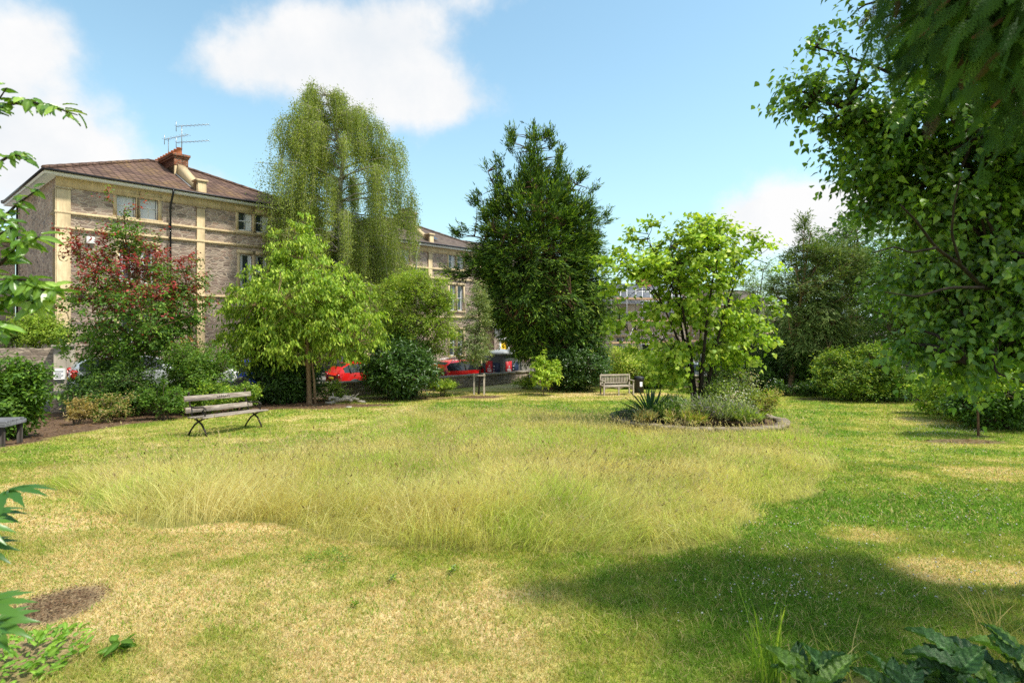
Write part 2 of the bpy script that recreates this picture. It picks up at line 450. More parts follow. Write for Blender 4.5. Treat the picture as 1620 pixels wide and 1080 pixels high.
def make_tree(name, label, cat, base, ell, n_targets=160, twigs=4, leaves=9, twig_len=.5, leafL=.11, leafW=.08, pal=None,
              kind='simple', droop=.25, trunk_h=1.5, trunk_r=.1, bark=BARK, stems=1, spread=.5, n_limbs=9, seed=1, group=None,
              shell=.45, gap=.36, gscale=.9, leaf_mat=None, out_bias=.7, up_bias=.15, tip_pal=None, tip_z=None, crown_name='crown',
              trunk_name='trunk', lean=(0, 0), limb_r=.35, flat=.6, along=.35, wildness=.8, branch_leafless=False, clumpvar=.25, dens=2.1):
    r = np.random.default_rng(seed); n_targets = int(n_targets * dens); leaves = max(3, int(leaves * .9))
    base = np.array(base, float)
    T = in_ellipsoids(ell, n_targets, r, shell, gap, gscale, seed)
    cen = np.mean([np.array(c, float) for c, _ in ell], axis=0)
    T = T[T[:, 2] > base[2] + .08]
    root = thing(name, label, cat, base, 0, group)
    g = Geo()
    top = T[np.argmax(T[:, 2])]
    trunks = []
    for s in range(stems):
        if stems == 1:
            tip = np.array([cen[0] * .6 + top[0] * .4, cen[1] * .6 + top[1] * .4, base[2] + (top[2] - base[2]) * .92])
            pts = curve(base - [0, 0, .15], tip, r, .03, 14); pts[:, :2] += np.sin(np.linspace(0, math.pi, 14))[:, None] * np.array(lean)
            rad = trunk_r * (1 - np.linspace(0, 1, 14) ** 1.0 * .88)
            rad[0] *= 1.35
        else:
            an = 2 * math.pi * (s + r.random() * .6) / stems; off = np.array([math.cos(an), math.sin(an), 0])
            ex = np.array([np.std(T[:, 0]), np.std(T[:, 1]), 0]) * 1.3 * spread * 2
            tip = np.array([cen[0], cen[1], 0]) + off * ex * (.5 + .6 * r.random()); tip[2] = base[2] + (top[2] - base[2]) * (.62 + .3 * r.random())
            b0 = base + off * trunk_r * 1.7 - [0, 0, .15]
            pts = curve(b0, tip, r, .06, 12, -.0); k = np.linspace(0, 1, 12)[:, None]
            pts = b0 + (tip - b0) * np.concatenate([k ** 1.5, k ** 1.5, k], 1) + (pts - (b0 + (tip - b0) * k))
            rad = trunk_r * (.7 + .4 * r.random()) * (1 - np.linspace(0, 1, 12) * .85)
        g.tube(pts, rad, 9, cap=False); trunks.append((pts, rad))
    # limbs
    allt = np.concatenate([p for p, _ in trunks]); allr = np.concatenate([q for _, q in trunks])
    lim_i = [int(r.integers(len(T)))]
    for _ in range(min(n_limbs, len(T)) - 1):
        d = np.min([np.linalg.norm(T - T[i], axis=1) for i in lim_i], axis=0); lim_i.append(int(np.argmax(d * (.6 + .4 * r.random(len(T))))))
    limbs = []
    for i in lim_i:
        e = T[i]
        zmax = base[2] + max(trunk_h, (e[2] - base[2]) * .72)
        ok = np.where((allt[:, 2] > base[2] + min(trunk_h, (e[2] - base[2]) * .5)) & (allt[:, 2] <= zmax + .2))[0]
        if len(ok) == 0: ok = np.arange(len(allt))
        j = ok[np.argmin(np.linalg.norm(allt[ok] - e, axis=1) + np.abs(allt[ok, 2] - (e[2] - .5 * np.linalg.norm(allt[ok, :2] - e[:2], axis=1))) * .7)]
        p = curve(allt[j], e, r, .10, 8, .08); rr = min(allr[j] * .75, trunk_r * limb_r) * (1 - np.linspace(0, 1, 8) * .8)
        g.tube(p, np.maximum(rr, .006), 6, cap=False); limbs.append(p)
    LP = np.concatenate([p[2:] for p in limbs] + [p[len(p) // 3:] for p, _ in trunks])
    for i, e in enumerate(T):
        if i in lim_i: continue
        d = np.linalg.norm(LP - e, axis=1) + np.maximum(0, LP[:, 2] - e[2]) * .6
        p = curve(LP[np.argmin(d)], e, r, .12, 5, .05)
        g.tube(p, np.linspace(max(.012, trunk_r * .09), .004, 5), 4, cap=False)
    g.build(trunk_name, bark, root, True, base)
    # leaves on twigs round each target
    g = Geo(); nT = len(T)
    m = nT * twigs
    tc = np.repeat(T, twigs, 0)
    outd = nrm(tc - (cen + np.array([0, 0, -.2])))
    td = nrm(outd * out_bias + r.normal(size=(m, 3)) * wildness * np.array([1, 1, flat]) + np.array([0, 0, up_bias]))
    tl = twig_len * (.5 + .9 * r.random(m))
    n = m * leaves
    s = np.tile((np.arange(leaves) + .5) / leaves, m)
    s = along * 0 + s
    TD = np.repeat(td, leaves, 0); TL = np.repeat(tl, leaves); TC = np.repeat(tc, leaves, 0)
    P = TC + TD * (s * TL)[:, None] + np.array([0, 0, -1]) * (droop * .5 * s ** 2 * TL)[:, None] + r.normal(size=(n, 3)) * twig_len * .10
    side = nrm(np.cross(TD, np.array([0, 0, 1.0])) + r.normal(size=(n, 3)) * .2) * np.tile([1, -1], n // 2 + 1)[:n, None]
    D = TD * .6 + side * .8 + r.normal(size=(n, 3)) * .35 + np.array([0, 0, -droop * 1.6])
    N = np.array([0, 0, 1.0]) + outd.repeat(leaves, 0) * .35 + r.normal(size=(n, 3)) * .55
    if kind == 'needle': D = TD * 1.4 + side * .45 + r.normal(size=(n, 3)) * .22 + np.array([0, 0, -droop])
    C = pick(pal, n, r)
    cv = (1 + (r.random(nT) - .5) * 2 * clumpvar).repeat(twigs * leaves)[:, None]
    C = C * cv
    if tip_pal is not None:
        tz = sstep(tip_z[0], tip_z[1], P[:, 2]) if tip_z else s
        if tip_z: tz = tz * (.15 + 1.5 * sstep(.44, .60, fbm(P[:, 0] * 1.3, P[:, 1] * 1.3, P[:, 2] * 1.3, seed + 3)))
        k = r.random(n) < tz * (tip_z[2] if tip_z else .5)
        C[k] = pick(tip_pal, int(k.sum()), r)
    L = leafL * (.6 + .7 * r.random(n)); Wv = leafW * (.6 + .7 * r.random(n))
    keep = P[:, 2] > ground_z(P[:, 0], P[:, 1]) + .03
    put_leaves(g, P[keep], D[keep], N[keep], L[keep], Wv[keep], C[keep], kind)
    g.build(crown_name, leaf_mat or LEAF, root, False, base)
    return root

def shrub(name, label, px, Z, w, h, pal, seed, cat='shrub', dense=1.0, base=None, leafL=.09, leafW=.055, n=None, lump=4, depth=None, **kw):
    b = foot(px, Z) if base is None else np.array(base, float)
    r = np.random.default_rng(seed + 500); dp = depth or w
    ell = [(b + [0, 0, h * .5], (w * .42, dp * .42, h * .48))]
    for i in range(lump):
        a = r.random() * 6.28; q = .25 + .12 * r.random()
        ell.append((b + [math.cos(a) * w * .28, math.sin(a) * dp * .28, h * (.3 + .45 * r.random())], (w * q, dp * q, h * q * .9)))
    vol = w * dp * h
    n = n or int(max(30, min(420, 55 * (vol ** .66) * dense)))
    o = dict(n_targets=n, twigs=5, leaves=8, twig_len=min(.5, .22 * max(w, h) ** .6), leafL=leafL, leafW=leafW, pal=pal, stems=5, spread=.4, trunk_h=.1, trunk_r=.022 + .008 * h,
             n_limbs=7, seed=seed, dens=1.5, shell=.38, gap=.30, gscale=.5, crown_name='foliage', trunk_name='stem', bark=BARK, limb_r=.6)
    o.update(kw)
    return make_tree(name, label, cat, b, ell, **o)

# ------------------------------------------------------------------ camera, sun, sky
cam = bpy.data.cameras.new('camera'); camo = bpy.data.objects.new('camera', cam); COL.objects.link(camo)
camo.location = (0, 0, EYE); camo.rotation_euler = (R(90), 0, 0)
cam.sensor_width = 36; cam.lens = F * 36; cam.shift_y = -40 / 1620; cam.clip_end = 4000; cam.clip_start = .05
cam.dof.use_dof = True; cam.dof.focus_distance = 12; cam.dof.aperture_fstop = 3.2
scene.camera = camo
scene.view_settings.view_transform = 'Standard'; scene.view_settings.look = 'None'; scene.view_settings.exposure = 0
scene.cycles.use_denoising = False; scene.render.filter_size = 1.15; scene.cycles.use_adaptive_sampling = False
scene.cycles.max_bounces = 7; scene.cycles.diffuse_bounces = 4; scene.cycles.glossy_bounces = 2; scene.cycles.transmission_bounces = 4; scene.cycles.transparent_max_bounces = 4
scene.cycles.sample_clamp_indirect = 6

SUN_AZ = 100.0; SUN_EL = 63.0          # azimuth clockwise from +Y (view direction)
sd = np.array([math.sin(R(SUN_AZ)) * math.cos(R(SUN_EL)), math.cos(R(SUN_AZ)) * math.cos(R(SUN_EL)), math.sin(R(SUN_EL))])
sl = bpy.data.lights.new('sun', 'SUN'); sl.energy = 5.0; sl.angle = R(3.5); sl.color = (1.0, .945, .84)
so = bpy.data.objects.new('sun', sl); COL.objects.link(so)
so.rotation_euler = Vector(sd).to_track_quat('Z', 'Y').to_euler()

w = bpy.data.worlds.new('World'); scene.world = w; w.use_nodes = True
nt = w.node_tree; nt.nodes.clear()
class WT(NT):
    def __init__(self): self.t = nt; self.out = nt.nodes.new('ShaderNodeOutputWorld')
t = WT()
sky = t.n('ShaderNodeTexSky', sky_type='NISHITA', sun_disc=False, sun_elevation=R(SUN_EL), sun_rotation=R(SUN_AZ), altitude=80, air_density=1.0, dust_density=.6, ozone_density=1.6)
tc = t.n('ShaderNodeTexCoord'); sp = t.n('ShaderNodeSeparateXYZ'); t.link(tc.outputs['Generated'], sp.inputs[0])
yy = t.math('MAXIMUM', sp.outputs[1], .05)
gx = t.math('DIVIDE', sp.outputs[0], yy); gzz = t.math('DIVIDE', sp.outputs[2], yy)
nz1 = t.noise(tc.outputs['Generated'], 5.5, 9, .60)
nz2 = t.noise(tc.outputs['Generated'], 2.6, 6, .55)
mask = None
for (cx, cy, rx, ry, k) in [(10, 190, 135, 165, 1.15), (110, 250, 120, 70, .7), (470, 70, 150, 75, 1.05), (600, 110, 140, 75, 1.15), (690, 165, 100, 38, .85), (330, 115, 85, 40, .6),
                            (650, 20, 110, 50, .6), (1225, 345, 105, 42, 1.35), (330, 275, 90, 35, .5), (760, 0, 90, 20, .35), (1400, 330, 130, 60, 1.0), (60, 60, 60, 45, .6)]:
    dx = t.math('MULTIPLY', t.math('SUBTRACT', gx, (cx - 810) / 850), 850 / rx)
    dz = t.math('MULTIPLY', t.math('SUBTRACT', gzz, (500 - cy) / 850), 850 / ry)
    d2 = t.math('ADD', t.math('MULTIPLY', dx, dx), t.math('MULTIPLY', dz, dz))
    e = t.math('MULTIPLY', t.math('POWER', 2.718, t.math('MULTIPLY', d2, -.8)), k)
    mask = e if mask is None else t.math('ADD', mask, e)
front = t.math('GREATER_THAN', sp.outputs[1], .05)
mask = t.math('MULTIPLY', mask, front)
elsewhere = t.math('MULTIPLY', t.math('SUBTRACT', 1.0, front), .85)  # unseen cloud cover behind the camera, raised to brighten the shadows
mask = t.math('ADD', mask, elsewhere)
dens = t.math('ADD', mask, t.math('MULTIPLY', t.math('SUBTRACT', nz1, .5), 2.5))
dens = t.math('ADD', dens, t.math('MULTIPLY', t.math('SUBTRACT', nz2, .5), .6))
cm = t.n('ShaderNodeMapRange', interpolation_type='SMOOTHSTEP'); t.link(dens, cm.inputs[0])
cm.inputs['From Min'].default_value = .34; cm.inputs['From Max'].default_value = 1.2
skyc = t.mix(1.0, sky.outputs[0], (1.75, 1.97, 1.64), 'MULTIPLY')
hz = t.math('POWER', t.math('SUBTRACT', 1.0, t.math('ABSOLUTE', sp.outputs[2]), True), 3.2)
skyc = t.mix(t.math('MULTIPLY', hz, .75), skyc, (3.6, 5.2, 6.2))
shade = t.math('ADD', t.math('MULTIPLY', nz1, 1.3), t.math('MULTIPLY', nz2, .4))
cloud = t.mix(t.ramp(shade, [(.62, 0), (1.0, 1)]), (5.6, 5.9, 6.2), (6.6, 6.6, 6.6))
final = t.mix(cm.outputs[0], skyc, cloud)
bg = t.n('ShaderNodeBackground'); t.link(final, bg.inputs[0]); bg.inputs[1].default_value = .15
t.link(bg.outputs[0], t.out.inputs[0])

# ------------------------------------------------------------------ lawn layout
def in_poly(x, y, poly):
    c = np.zeros(len(x), bool); n = len(poly)
    for i in range(n):
        x0, y0 = poly[i]; x1, y1 = poly[(i + 1) % n]
        k = ((y0 > y) != (y1 > y)) & (x < (x1 - x0) * (y - y0) / ((y1 - y0) + 1e-12) + x0)
        c ^= k
    return c
MEADOW = [lawn_at(*p) for p in [(90,745),(95,790),(170,838),(350,846),(600,850),(850,862),(1040,874),(1130,868),(1225,812),(1340,748),(1335,715),(1240,680),(1000,668),(940,658),(800,650),(650,654),(600,672),(560,692),(470,714),(320,742),(200,752)]]
BED_EDGE = [lawn_at(*p) for p in [(-160,790),(0,716),(80,690),(240,667),(300,660),(440,648),(520,640)]]
SOIL_POLY = BED_EDGE + [A - DW * 1, A - DW * 14]
BEDC = foot(1100, 14.3); BEDR = 2.15
def blob(X, Y, c, rx, ry, soft=.35, seed=0):
    d = np.sqrt(((X - c[0]) / rx) ** 2 + ((Y - c[1]) / ry) ** 2) + (fbm(X * 1.6, Y * 1.6, seed=seed) - .5) * .8
    return 1 - sstep(1 - soft, 1 + soft, d)
def meadow_poly(X, Y):
    j = (fbm(X * .8, Y * .8, seed=41, o=5) - .5) * 1.5
    k = (fbm(X * .8 + 30, Y * .8, seed=43, o=5) - .5) * 1.1
    return in_poly(X + j, Y + k, MEADOW)
def meadow_mask(X, Y): return meadow_poly(X, Y) & (np.hypot(X - BEDC[0], Y - BEDC[1]) > BEDR + .12)
def soil_mask(X, Y):
    j = (fbm(X * 1.3, Y * 1.3, seed=9) - .5) * .7
    m = in_poly(X + j, Y + j * .6, SOIL_POLY).astype(float)
    for (px, py, rx, ry, k) in [(490, 645, 1.3, .7, 1), (560, 641, 1.5, .6, 1), (757, 628, 1.0, .7, 1), (95, 955, .26, .30, .85), (1525, 698, .9, .35, .9), (1460, 634, 1.9, 1.2, 1), (1560, 650, 2.5, 1.0, .7), (1320, 632, 2.0, .9, .7), (1190, 617, 3.0, 1.0, .7), (640, 630, 2.2, .9, .8), (1548, 690, .3, .2, .8), (-30, 1060, .5, .5, .7), (1400, 1130, .9, .35, .7)]:
        c = lawn_at(px, py); m = np.maximum(m, k * blob(X, Y, c, rx, ry, seed=int(px) % 50))
    a, b = sides(X, Y)
    m = np.maximum(m, sstep(-2.6, -1.7, b + j) * ((X > 10.5) & (b < .4)))
    return m
def dry_mask(X, Y):
    near = .79 * (1 - sstep(-1.2, 1.5, X - .04 * Y)) + .10
    mid = np.where(X < -3, .46, .20) + .1 * sstep(2, 6, X)
    k = sstep(5.5, 9, Y)
    d = near * (1 - k) + mid * k
    d = np.maximum(d, .62 * sstep(20, 23, Y) * (1 - sstep(5, 7, X)))
    d = np.maximum(d, .95 * blob(X, Y, lawn_at(960, 624), 3.8, 1.3, seed=5))
    d = np.maximum(d, .85 * blob(X, Y, lawn_at(1590, 752), 1.6, .7, seed=6)); d = np.maximum(d, .7 * blob(X, Y, lawn_at(1530, 668), 3.2, 1.2, seed=7))
    d = np.maximum(d, .75 * blob(X, Y, lawn_at(1510, 905), .55, .3, seed=8)); d = np.maximum(d, .8 * blob(X, Y, lawn_at(1370, 848), .5, .3, seed=18))
    d = np.maximum(d, .9 * blob(X, Y, lawn_at(80, 830), 1.4, .9, seed=28))
    n = fbm(X * 1.1, Y * 1.1, seed=21, o=4) - .5; n2 = fbm(X * 5, Y * 5, seed=23, o=3) - .5
    return np.clip(d + n * 1.05 + n2 * .75, 0, 1)
C_GREEN = np.array([.155, .285, .026]); C_MID = np.array([.42, .425, .085]); C_DRY = np.array([.71, .545, .27]); C_SOIL = np.array([.155, .098, .062])
def lawn_color(X, Y):
    d = dry_mask(X, Y)[:, None]
    c = np.where(d < .5, C_GREEN + (C_MID - C_GREEN) * d * 2, C_MID + (C_DRY - C_MID) * (d * 2 - 1))
    return c

# ground sheet
def grade(a, b, n, p): return a + (b - a) * np.linspace(0, 1, n) ** p
xs = np.concatenate([-grade(40, 900, 14, 2.4)[::-1], np.linspace(-40, -9, 100)[1:], np.linspace(-9, 9, 200)[1:], np.linspace(9, 40, 100)[1:], grade(40, 900, 14, 2.4)[1:]])
ys = np.concatenate([-grade(6, 300, 10, 2.2)[::-1], np.linspace(-6, 1.5, 30)[1:], np.linspace(1.5, 12, 180)[1:], np.linspace(12, 40, 170)[1:], grade(40, 1500, 18, 2.4)[1:]])
GX, GY = np.meshgrid(xs, ys); fx, fy = GX.ravel(), GY.ravel()
GZ = ground_z(fx, fy)
inbed = np.hypot(fx - BEDC[0], fy - BEDC[1]) < BEDR - .05
GZ = GZ + inbed * .10
cc = lawn_color(fx, fy); sm = soil_mask(fx, fy); sm = np.maximum(sm, inbed)[:, None]
soilc = C_SOIL * (.75 + .6 * fbm(fx * 3, fy * 3, seed=77)[:, None])
mm = (meadow_mask(fx, fy))[:, None]
cc = cc * (1 - mm) + mm * np.array([.26, .25, .07])
cc = cc * (1 - sm) + soilc * sm
oa = np.maximum(*sides(fx, fy)); ko = sstep(.1, .4, oa)[:, None]; cc = cc * (1 - ko) + np.array([.17, .155, .13]) * (.8 + .4 * fbm(fx, fy, seed=5)[:, None]) * ko
nx_, ny_ = len(xs), len(ys)
i = np.arange(ny_ - 1)[:, None] * nx_ + np.arange(nx_ - 1)[None]; i = i.ravel()
g = Geo(); g.add(np.stack([fx, fy, GZ], 1), np.stack([i, i + 1, i + nx_ + 1, i + nx_], 1), cc)
tg = NT('lawn_ground'); gv = tg.coords(); n1 = tg.noise(gv, 60, 5, .7); n2 = tg.noise(gv, 9, 5, .65); n3 = tg.noise(gv, 230, 2, .6)
gc = tg.mix(.75, tg.vcol(), tg.ramp(n1, [(.28, .42), (.72, 1.5)]), 'MULTIPLY')
gc = tg.mix(.55, gc, tg.ramp(n2, [(.3, .6), (.7, 1.35)]), 'MULTIPLY')
gc = tg.mix(.4, gc, tg.ramp(n3, [(.3, .4), (.7, 1.5)]), 'MULTIPLY')
mg = tg.done(tg.principled(gc, .95, 0, tg.bump(tg.math('ADD', n1, tg.math('MULTIPLY', n2, 1.5)), .6, .03), .1))
tag(g.build('ground', mg, None, True), kind='structure')

# street: carriageway, pavements with kerbs
tr = NT('asphalt'); av = tr.coords(); an = tr.noise(av, 40, 4, .7); ab = tr.noise(av, .8, 3)
asph = tr.done(tr.principled(tr.mix(ab, tr.mix(an, (.035, .035, .037), (.07, .07, .068)), tr.mix(an, (.05, .05, .05), (.09, .088, .085))), .9, 0, tr.bump(an, .3, .01), .2))
PAVE = mat_ashlar('paving', (.26, .24, .22), (.18, .17, .16))
def strip(name, o0, o1, dz, mat, kerb=0):
    """ribbon between two offsets outside the garden wall, along the left street, round the corner, along the right one"""
    def path(o):
        C0 = B + (NW * o + NE * o) / (1 + NW @ NE)
        return np.concatenate([[C0 + DW * s for s in np.linspace(-60, -1, 50)], [C0], [C0 + DE * s for s in np.linspace(1, 60, 50)]])
    a, b = path(o0), path(o1); n = len(a)
    def z(p): return street_z(p[:, 0], p[:, 1]) + dz
    za, zb = z(a), z(b)
    ln = [np.column_stack([a, za - .3]), np.column_stack([a, za]), np.column_stack([b, zb]), np.column_stack([b, zb - .3])]
    V = np.concatenate(ln); Fs = []
    for k in range(3):
        for q in range(n - 1): Fs.append((k * n + q, k * n + q + 1, (k + 1) * n + q + 1, (k + 1) * n + q))
    gg = Geo(); gg.add(V, Fs); tag(gg.build(name, mat), kind='structure')
strip('road', 1.8, 8.6, 0, asph); strip('pavement', .36, 1.8, .11, PAVE); strip('pavement', 8.6, 10.6, .11, PAVE)

# ------------------------------------------------------------------ boundary walls
def wall_run(name, label, P0, d, L, h, thick=.32, seed=0):
    r = np.random.default_rng(seed)
    m = thing(name, label, 'wall', (P0[0], P0[1], gz(*P0)))
    nrmv = np.array([-d[1], d[0]]); n = int(L / .5)
    def ring(s, hh, z0, th):
        p = P0 + d * s; a = p - nrmv * th / 2 + nrmv * .02; b = p + nrmv * th / 2 + nrmv * .02
        zt = float(lawn_z(np.array([p[0]]), np.array([p[1]]))[0])
        return [(a[0], a[1], zt + z0), (a[0], a[1], zt + hh), (b[0], b[1], zt + hh), (b[0], b[1], zt + z0)]
    g = Geo(); V = []; 
    for k in range(n + 1): V += ring(L * k / n, h + (r.random() - .5) * .03, -1.0, thick)
    Fs = [(k*4+j, k*4+(j+1)%4, k*4+4+(j+1)%4, k*4+4+j) for k in range(n) for j in range(4)] + [(0,3,2,1), (n*4, n*4+1, n*4+2, n*4+3)]
    g.add(V, Fs); off = m.location[:]
    g.build('wall', STONE_WALL, m, False, off)
    g = Geo(); s = 0.0
    while s < L - .05:
        e = min(L, s + .55 + r.random() * .35); t_ = .07 + r.random() * .03; o = (r.random() - .5) * .02
        V = []
        for q in (s + .008, e - .008): V += ring(q, h + t_ + o, h - .012, thick + .07)
        g.add(V, [(0,1,5,4),(1,2,6,5),(2,3,7,6),(3,0,4,7),(0,3,2,1),(4,5,6,7)]); s = e
    g.build('coping', ASHLAR_GREY, m, False, off)
    return m
wall_run('garden_wall', 'low rubble stone garden wall running along the left street behind the shrubs', A - DW * 11, DW, 22.0, .60, seed=1)
wall_run('garden_wall', 'low stone garden wall beyond the teak bench running away to the right', B + DE * .2, DE, 22.0, .62, seed=2)

def pier(label, p, w_, h, cap=.12, notice=False, rz=0, mat=STONE_WALL, top=None):
    z = gz(p[0], p[1]); m = thing('gate_pier', label, 'pier', (p[0], p[1], z), rz)
    g = Geo().bbox((-w_/2, -w_/2, -.6), (w_/2, w_/2, h), .02); g.build('shaft', mat, m)
    g = Geo().bbox((-w_/2-.06, -w_/2-.06, h), (w_/2+.06, w_/2+.06, h + cap), .03)
    g.add([(-w_/2,-w_/2,h+cap-.001),(w_/2,-w_/2,h+cap-.001),(w_/2,w_/2,h+cap-.001),(-w_/2,w_/2,h+cap-.001),(0,0,h+cap+.1)], [(0,1,4),(1,2,4),(2,3,4),(3,0,4)]); g.build('cap', ASHLAR_GREY, m)
    return m
pier('square stone pier with a flat cap beside the teak bench', at(944, 600, 30.3), .55, 1.25, rz=-.37, mat=ASHLAR_GREY)

# old boundary wall of the first house, with a notice
hp = at(58, 600, 21.5)
hw = thing('boundary_wall', 'tall mossy rubble wall with a pier below the corner of the stone house', 'wall', (hp[0], hp[1], gz(hp[0], hp[1])), math.atan2(.69, .72) - .55)
g = Geo(); r_ = np.random.default_rng(4)
topz = EYE - 1.30 - hw.location[2]
xsn = np.linspace(-2.2, 1.15, 18)
V = []
for x in xsn: V += [(x, -.18, -1), (x, -.18, topz + (r_.random() - .5) * .09), (x, .18, topz + (r_.random() - .5) * .09), (x, .18, -1)]
g.add(V, [(k*4+j, k*4+(j+1)%4, k*4+4+(j+1)%4, k*4+4+j) for k in range(17) for j in range(4)] + [(0,3,2,1), (68,69,70,71)])
g.build('wall', STONE_WALL, hw)
g = Geo().bbox((.72, -.30, -1), (1.22, .22, topz + .05), .03).bbox((.66, -.36, topz + .05), (1.28, .28, topz + .16), .03); g.build('pier', ASHLAR_GREY, hw)
nb = Geo().bbox((.76, -.335, topz - 1.22), (1.16, -.305, topz - .78), .008)
nbo = nb.build('notice_board', WHITE, hw); nbo['label'] = 'small white notice on the pier'
tx = Geo()
for k in range(4): tx.box((.81, -.341, topz - .90 - k * .08), (1.10 - .06 * (k % 2), -.337, topz - .875 - k * .08))
tx.build('lettering', mat_plain('faded_print', (.3, .32, .36), .7), nbo)

# ------------------------------------------------------------------ houses
HD = np.array([.64, .768]); HD /= np.hypot(*HD); HN = np.array([-HD[1], HD[0]])
HC = np.array([-22.37, 26.4]); HRZ = math.atan2(HD[1], HD[0])

def facade(g, rects, x0, x1, z0, z1, y=0.0, depth=.2):
    X = sorted({x0, x1} | {v for q in rects for v in (q[0], q[1])}); Z = sorted({z0, z1} | {v for q in rects for v in (q[2], q[3])})
    for i in range(len(X) - 1):
        for j in range(len(Z) - 1):
            cx, cz = (X[i] + X[i+1]) / 2, (Z[j] + Z[j+1]) / 2
            if any(q[0] < cx < q[1] and q[2] < cz < q[3] for q in rects): continue
            g.add([(X[i], y, Z[j]), (X[i+1], y, Z[j]), (X[i+1], y, Z[j+1]), (X[i], y, Z[j+1])], [(0, 1, 2, 3)])
    for (a, b, c, d) in rects:
        g.add([(a,y,c),(b,y,c),(b,y,d),(a,y,d),(a,y+depth,c),(b,y+depth,c),(b,y+depth,d),(a,y+depth,d)], [(0,4,5,1),(1,5,6,2),(2,6,7,3),(3,7,4,0)])

def window(root, q, y, curtain=None, off=.13, sash=True, bars=1, surround=True, smat=ASHLAR, frame_mat=None):
    a, b, c, d = q; fm = frame_mat or WHITE; f = .055
    g = Geo(); yo = y + off
    for lo, hi in (((a, c), (a + f, d)), ((b - f, c), (b, d)), ((a + f, d - f), (b - f, d)), ((a + f, c), (b - f, c + f * 1.3))):
        g.box((lo[0], yo, lo[1]), (hi[0], yo + .07, hi[1]))
    mz = (c + d) / 2
    if sash: g.box((a + f, yo + .01, mz - .03), (b - f, yo + .06, mz + .03))
    for k in range(bars):
        xx = a + (b - a) * (k + 1) / (bars + 1); g.box((xx - .014, yo + .015, c + f * 1.3), (xx + .014, yo + .05, d - f))
    wo = g.build('window', fm, root)
    gl = Geo().add([(a + f, yo + .045, c + f), (b - f, yo + .045, c + f), (b - f, yo + .045, d - f), (a + f, yo + .045, d - f)], [(0, 1, 2, 3)])
    gl.build('pane', GLASS, wo)
    if curtain:
        cu = Geo(); n = 10
        for (u0, u1) in curtain:
            x0 = a + f + (b - a - 2*f) * u0; x1 = a + f + (b - a - 2*f) * u1
            xx = np.linspace(x0, x1, n); yy_ = yo + .038 + .004 * np.sin(np.arange(n) * 2.4)
            V = [(x, q_, c + f) for x, q_ in zip(xx, yy_)] + [(x, q_, d - f) for x, q_ in zip(xx, yy_)]
            cu.add(V, [(i, i+1, n+i+1, n+i) for i in range(n - 1)])
        cu.build('curtain', CURTAIN, wo)
    if surround:
        s = Geo(); e = .16
        s.box((a - e, y - .035, c - .02), (a - .002, y + .10, d + .02)).box((b + .002, y - .035, c - .02), (b + e, y + .10, d + .02))
        s.box((a - e - .03, y - .06, d + .021), (b + e + .03, y + .10, d + .24)).box((a - e - .05, y - .10, c - .16), (b + e + .05, y + .12, c - .022))
        s.build('window_surround', smat, wo)
    return wo

def aerial(root, p, h, rz, yagis=1):
    g = Geo(); g.tube([p, p + np.array([0, 0, h])], .025, 5)
    for k in range(yagis):
        z = p + np.array([0, 0, h - .05 - k * 1.0]); d = np.array([math.cos(rz), math.sin(rz), 0.05]); q = np.array([-d[1], d[0], 0])
        g.tube([z - d * .35, z + d * 1.7], .018, 4)
        for m in np.linspace(-.3, 1.65, 9): g.tube([z + d * m - q * .22, z + d * m + q * .22], .010, 4)
        g.tube([z - d * .35 + np.array([0, 0, -.32]), z - d * .35 + np.array([0, 0, .32])], .02, 4)
    g.build('aerial', METAL, root)

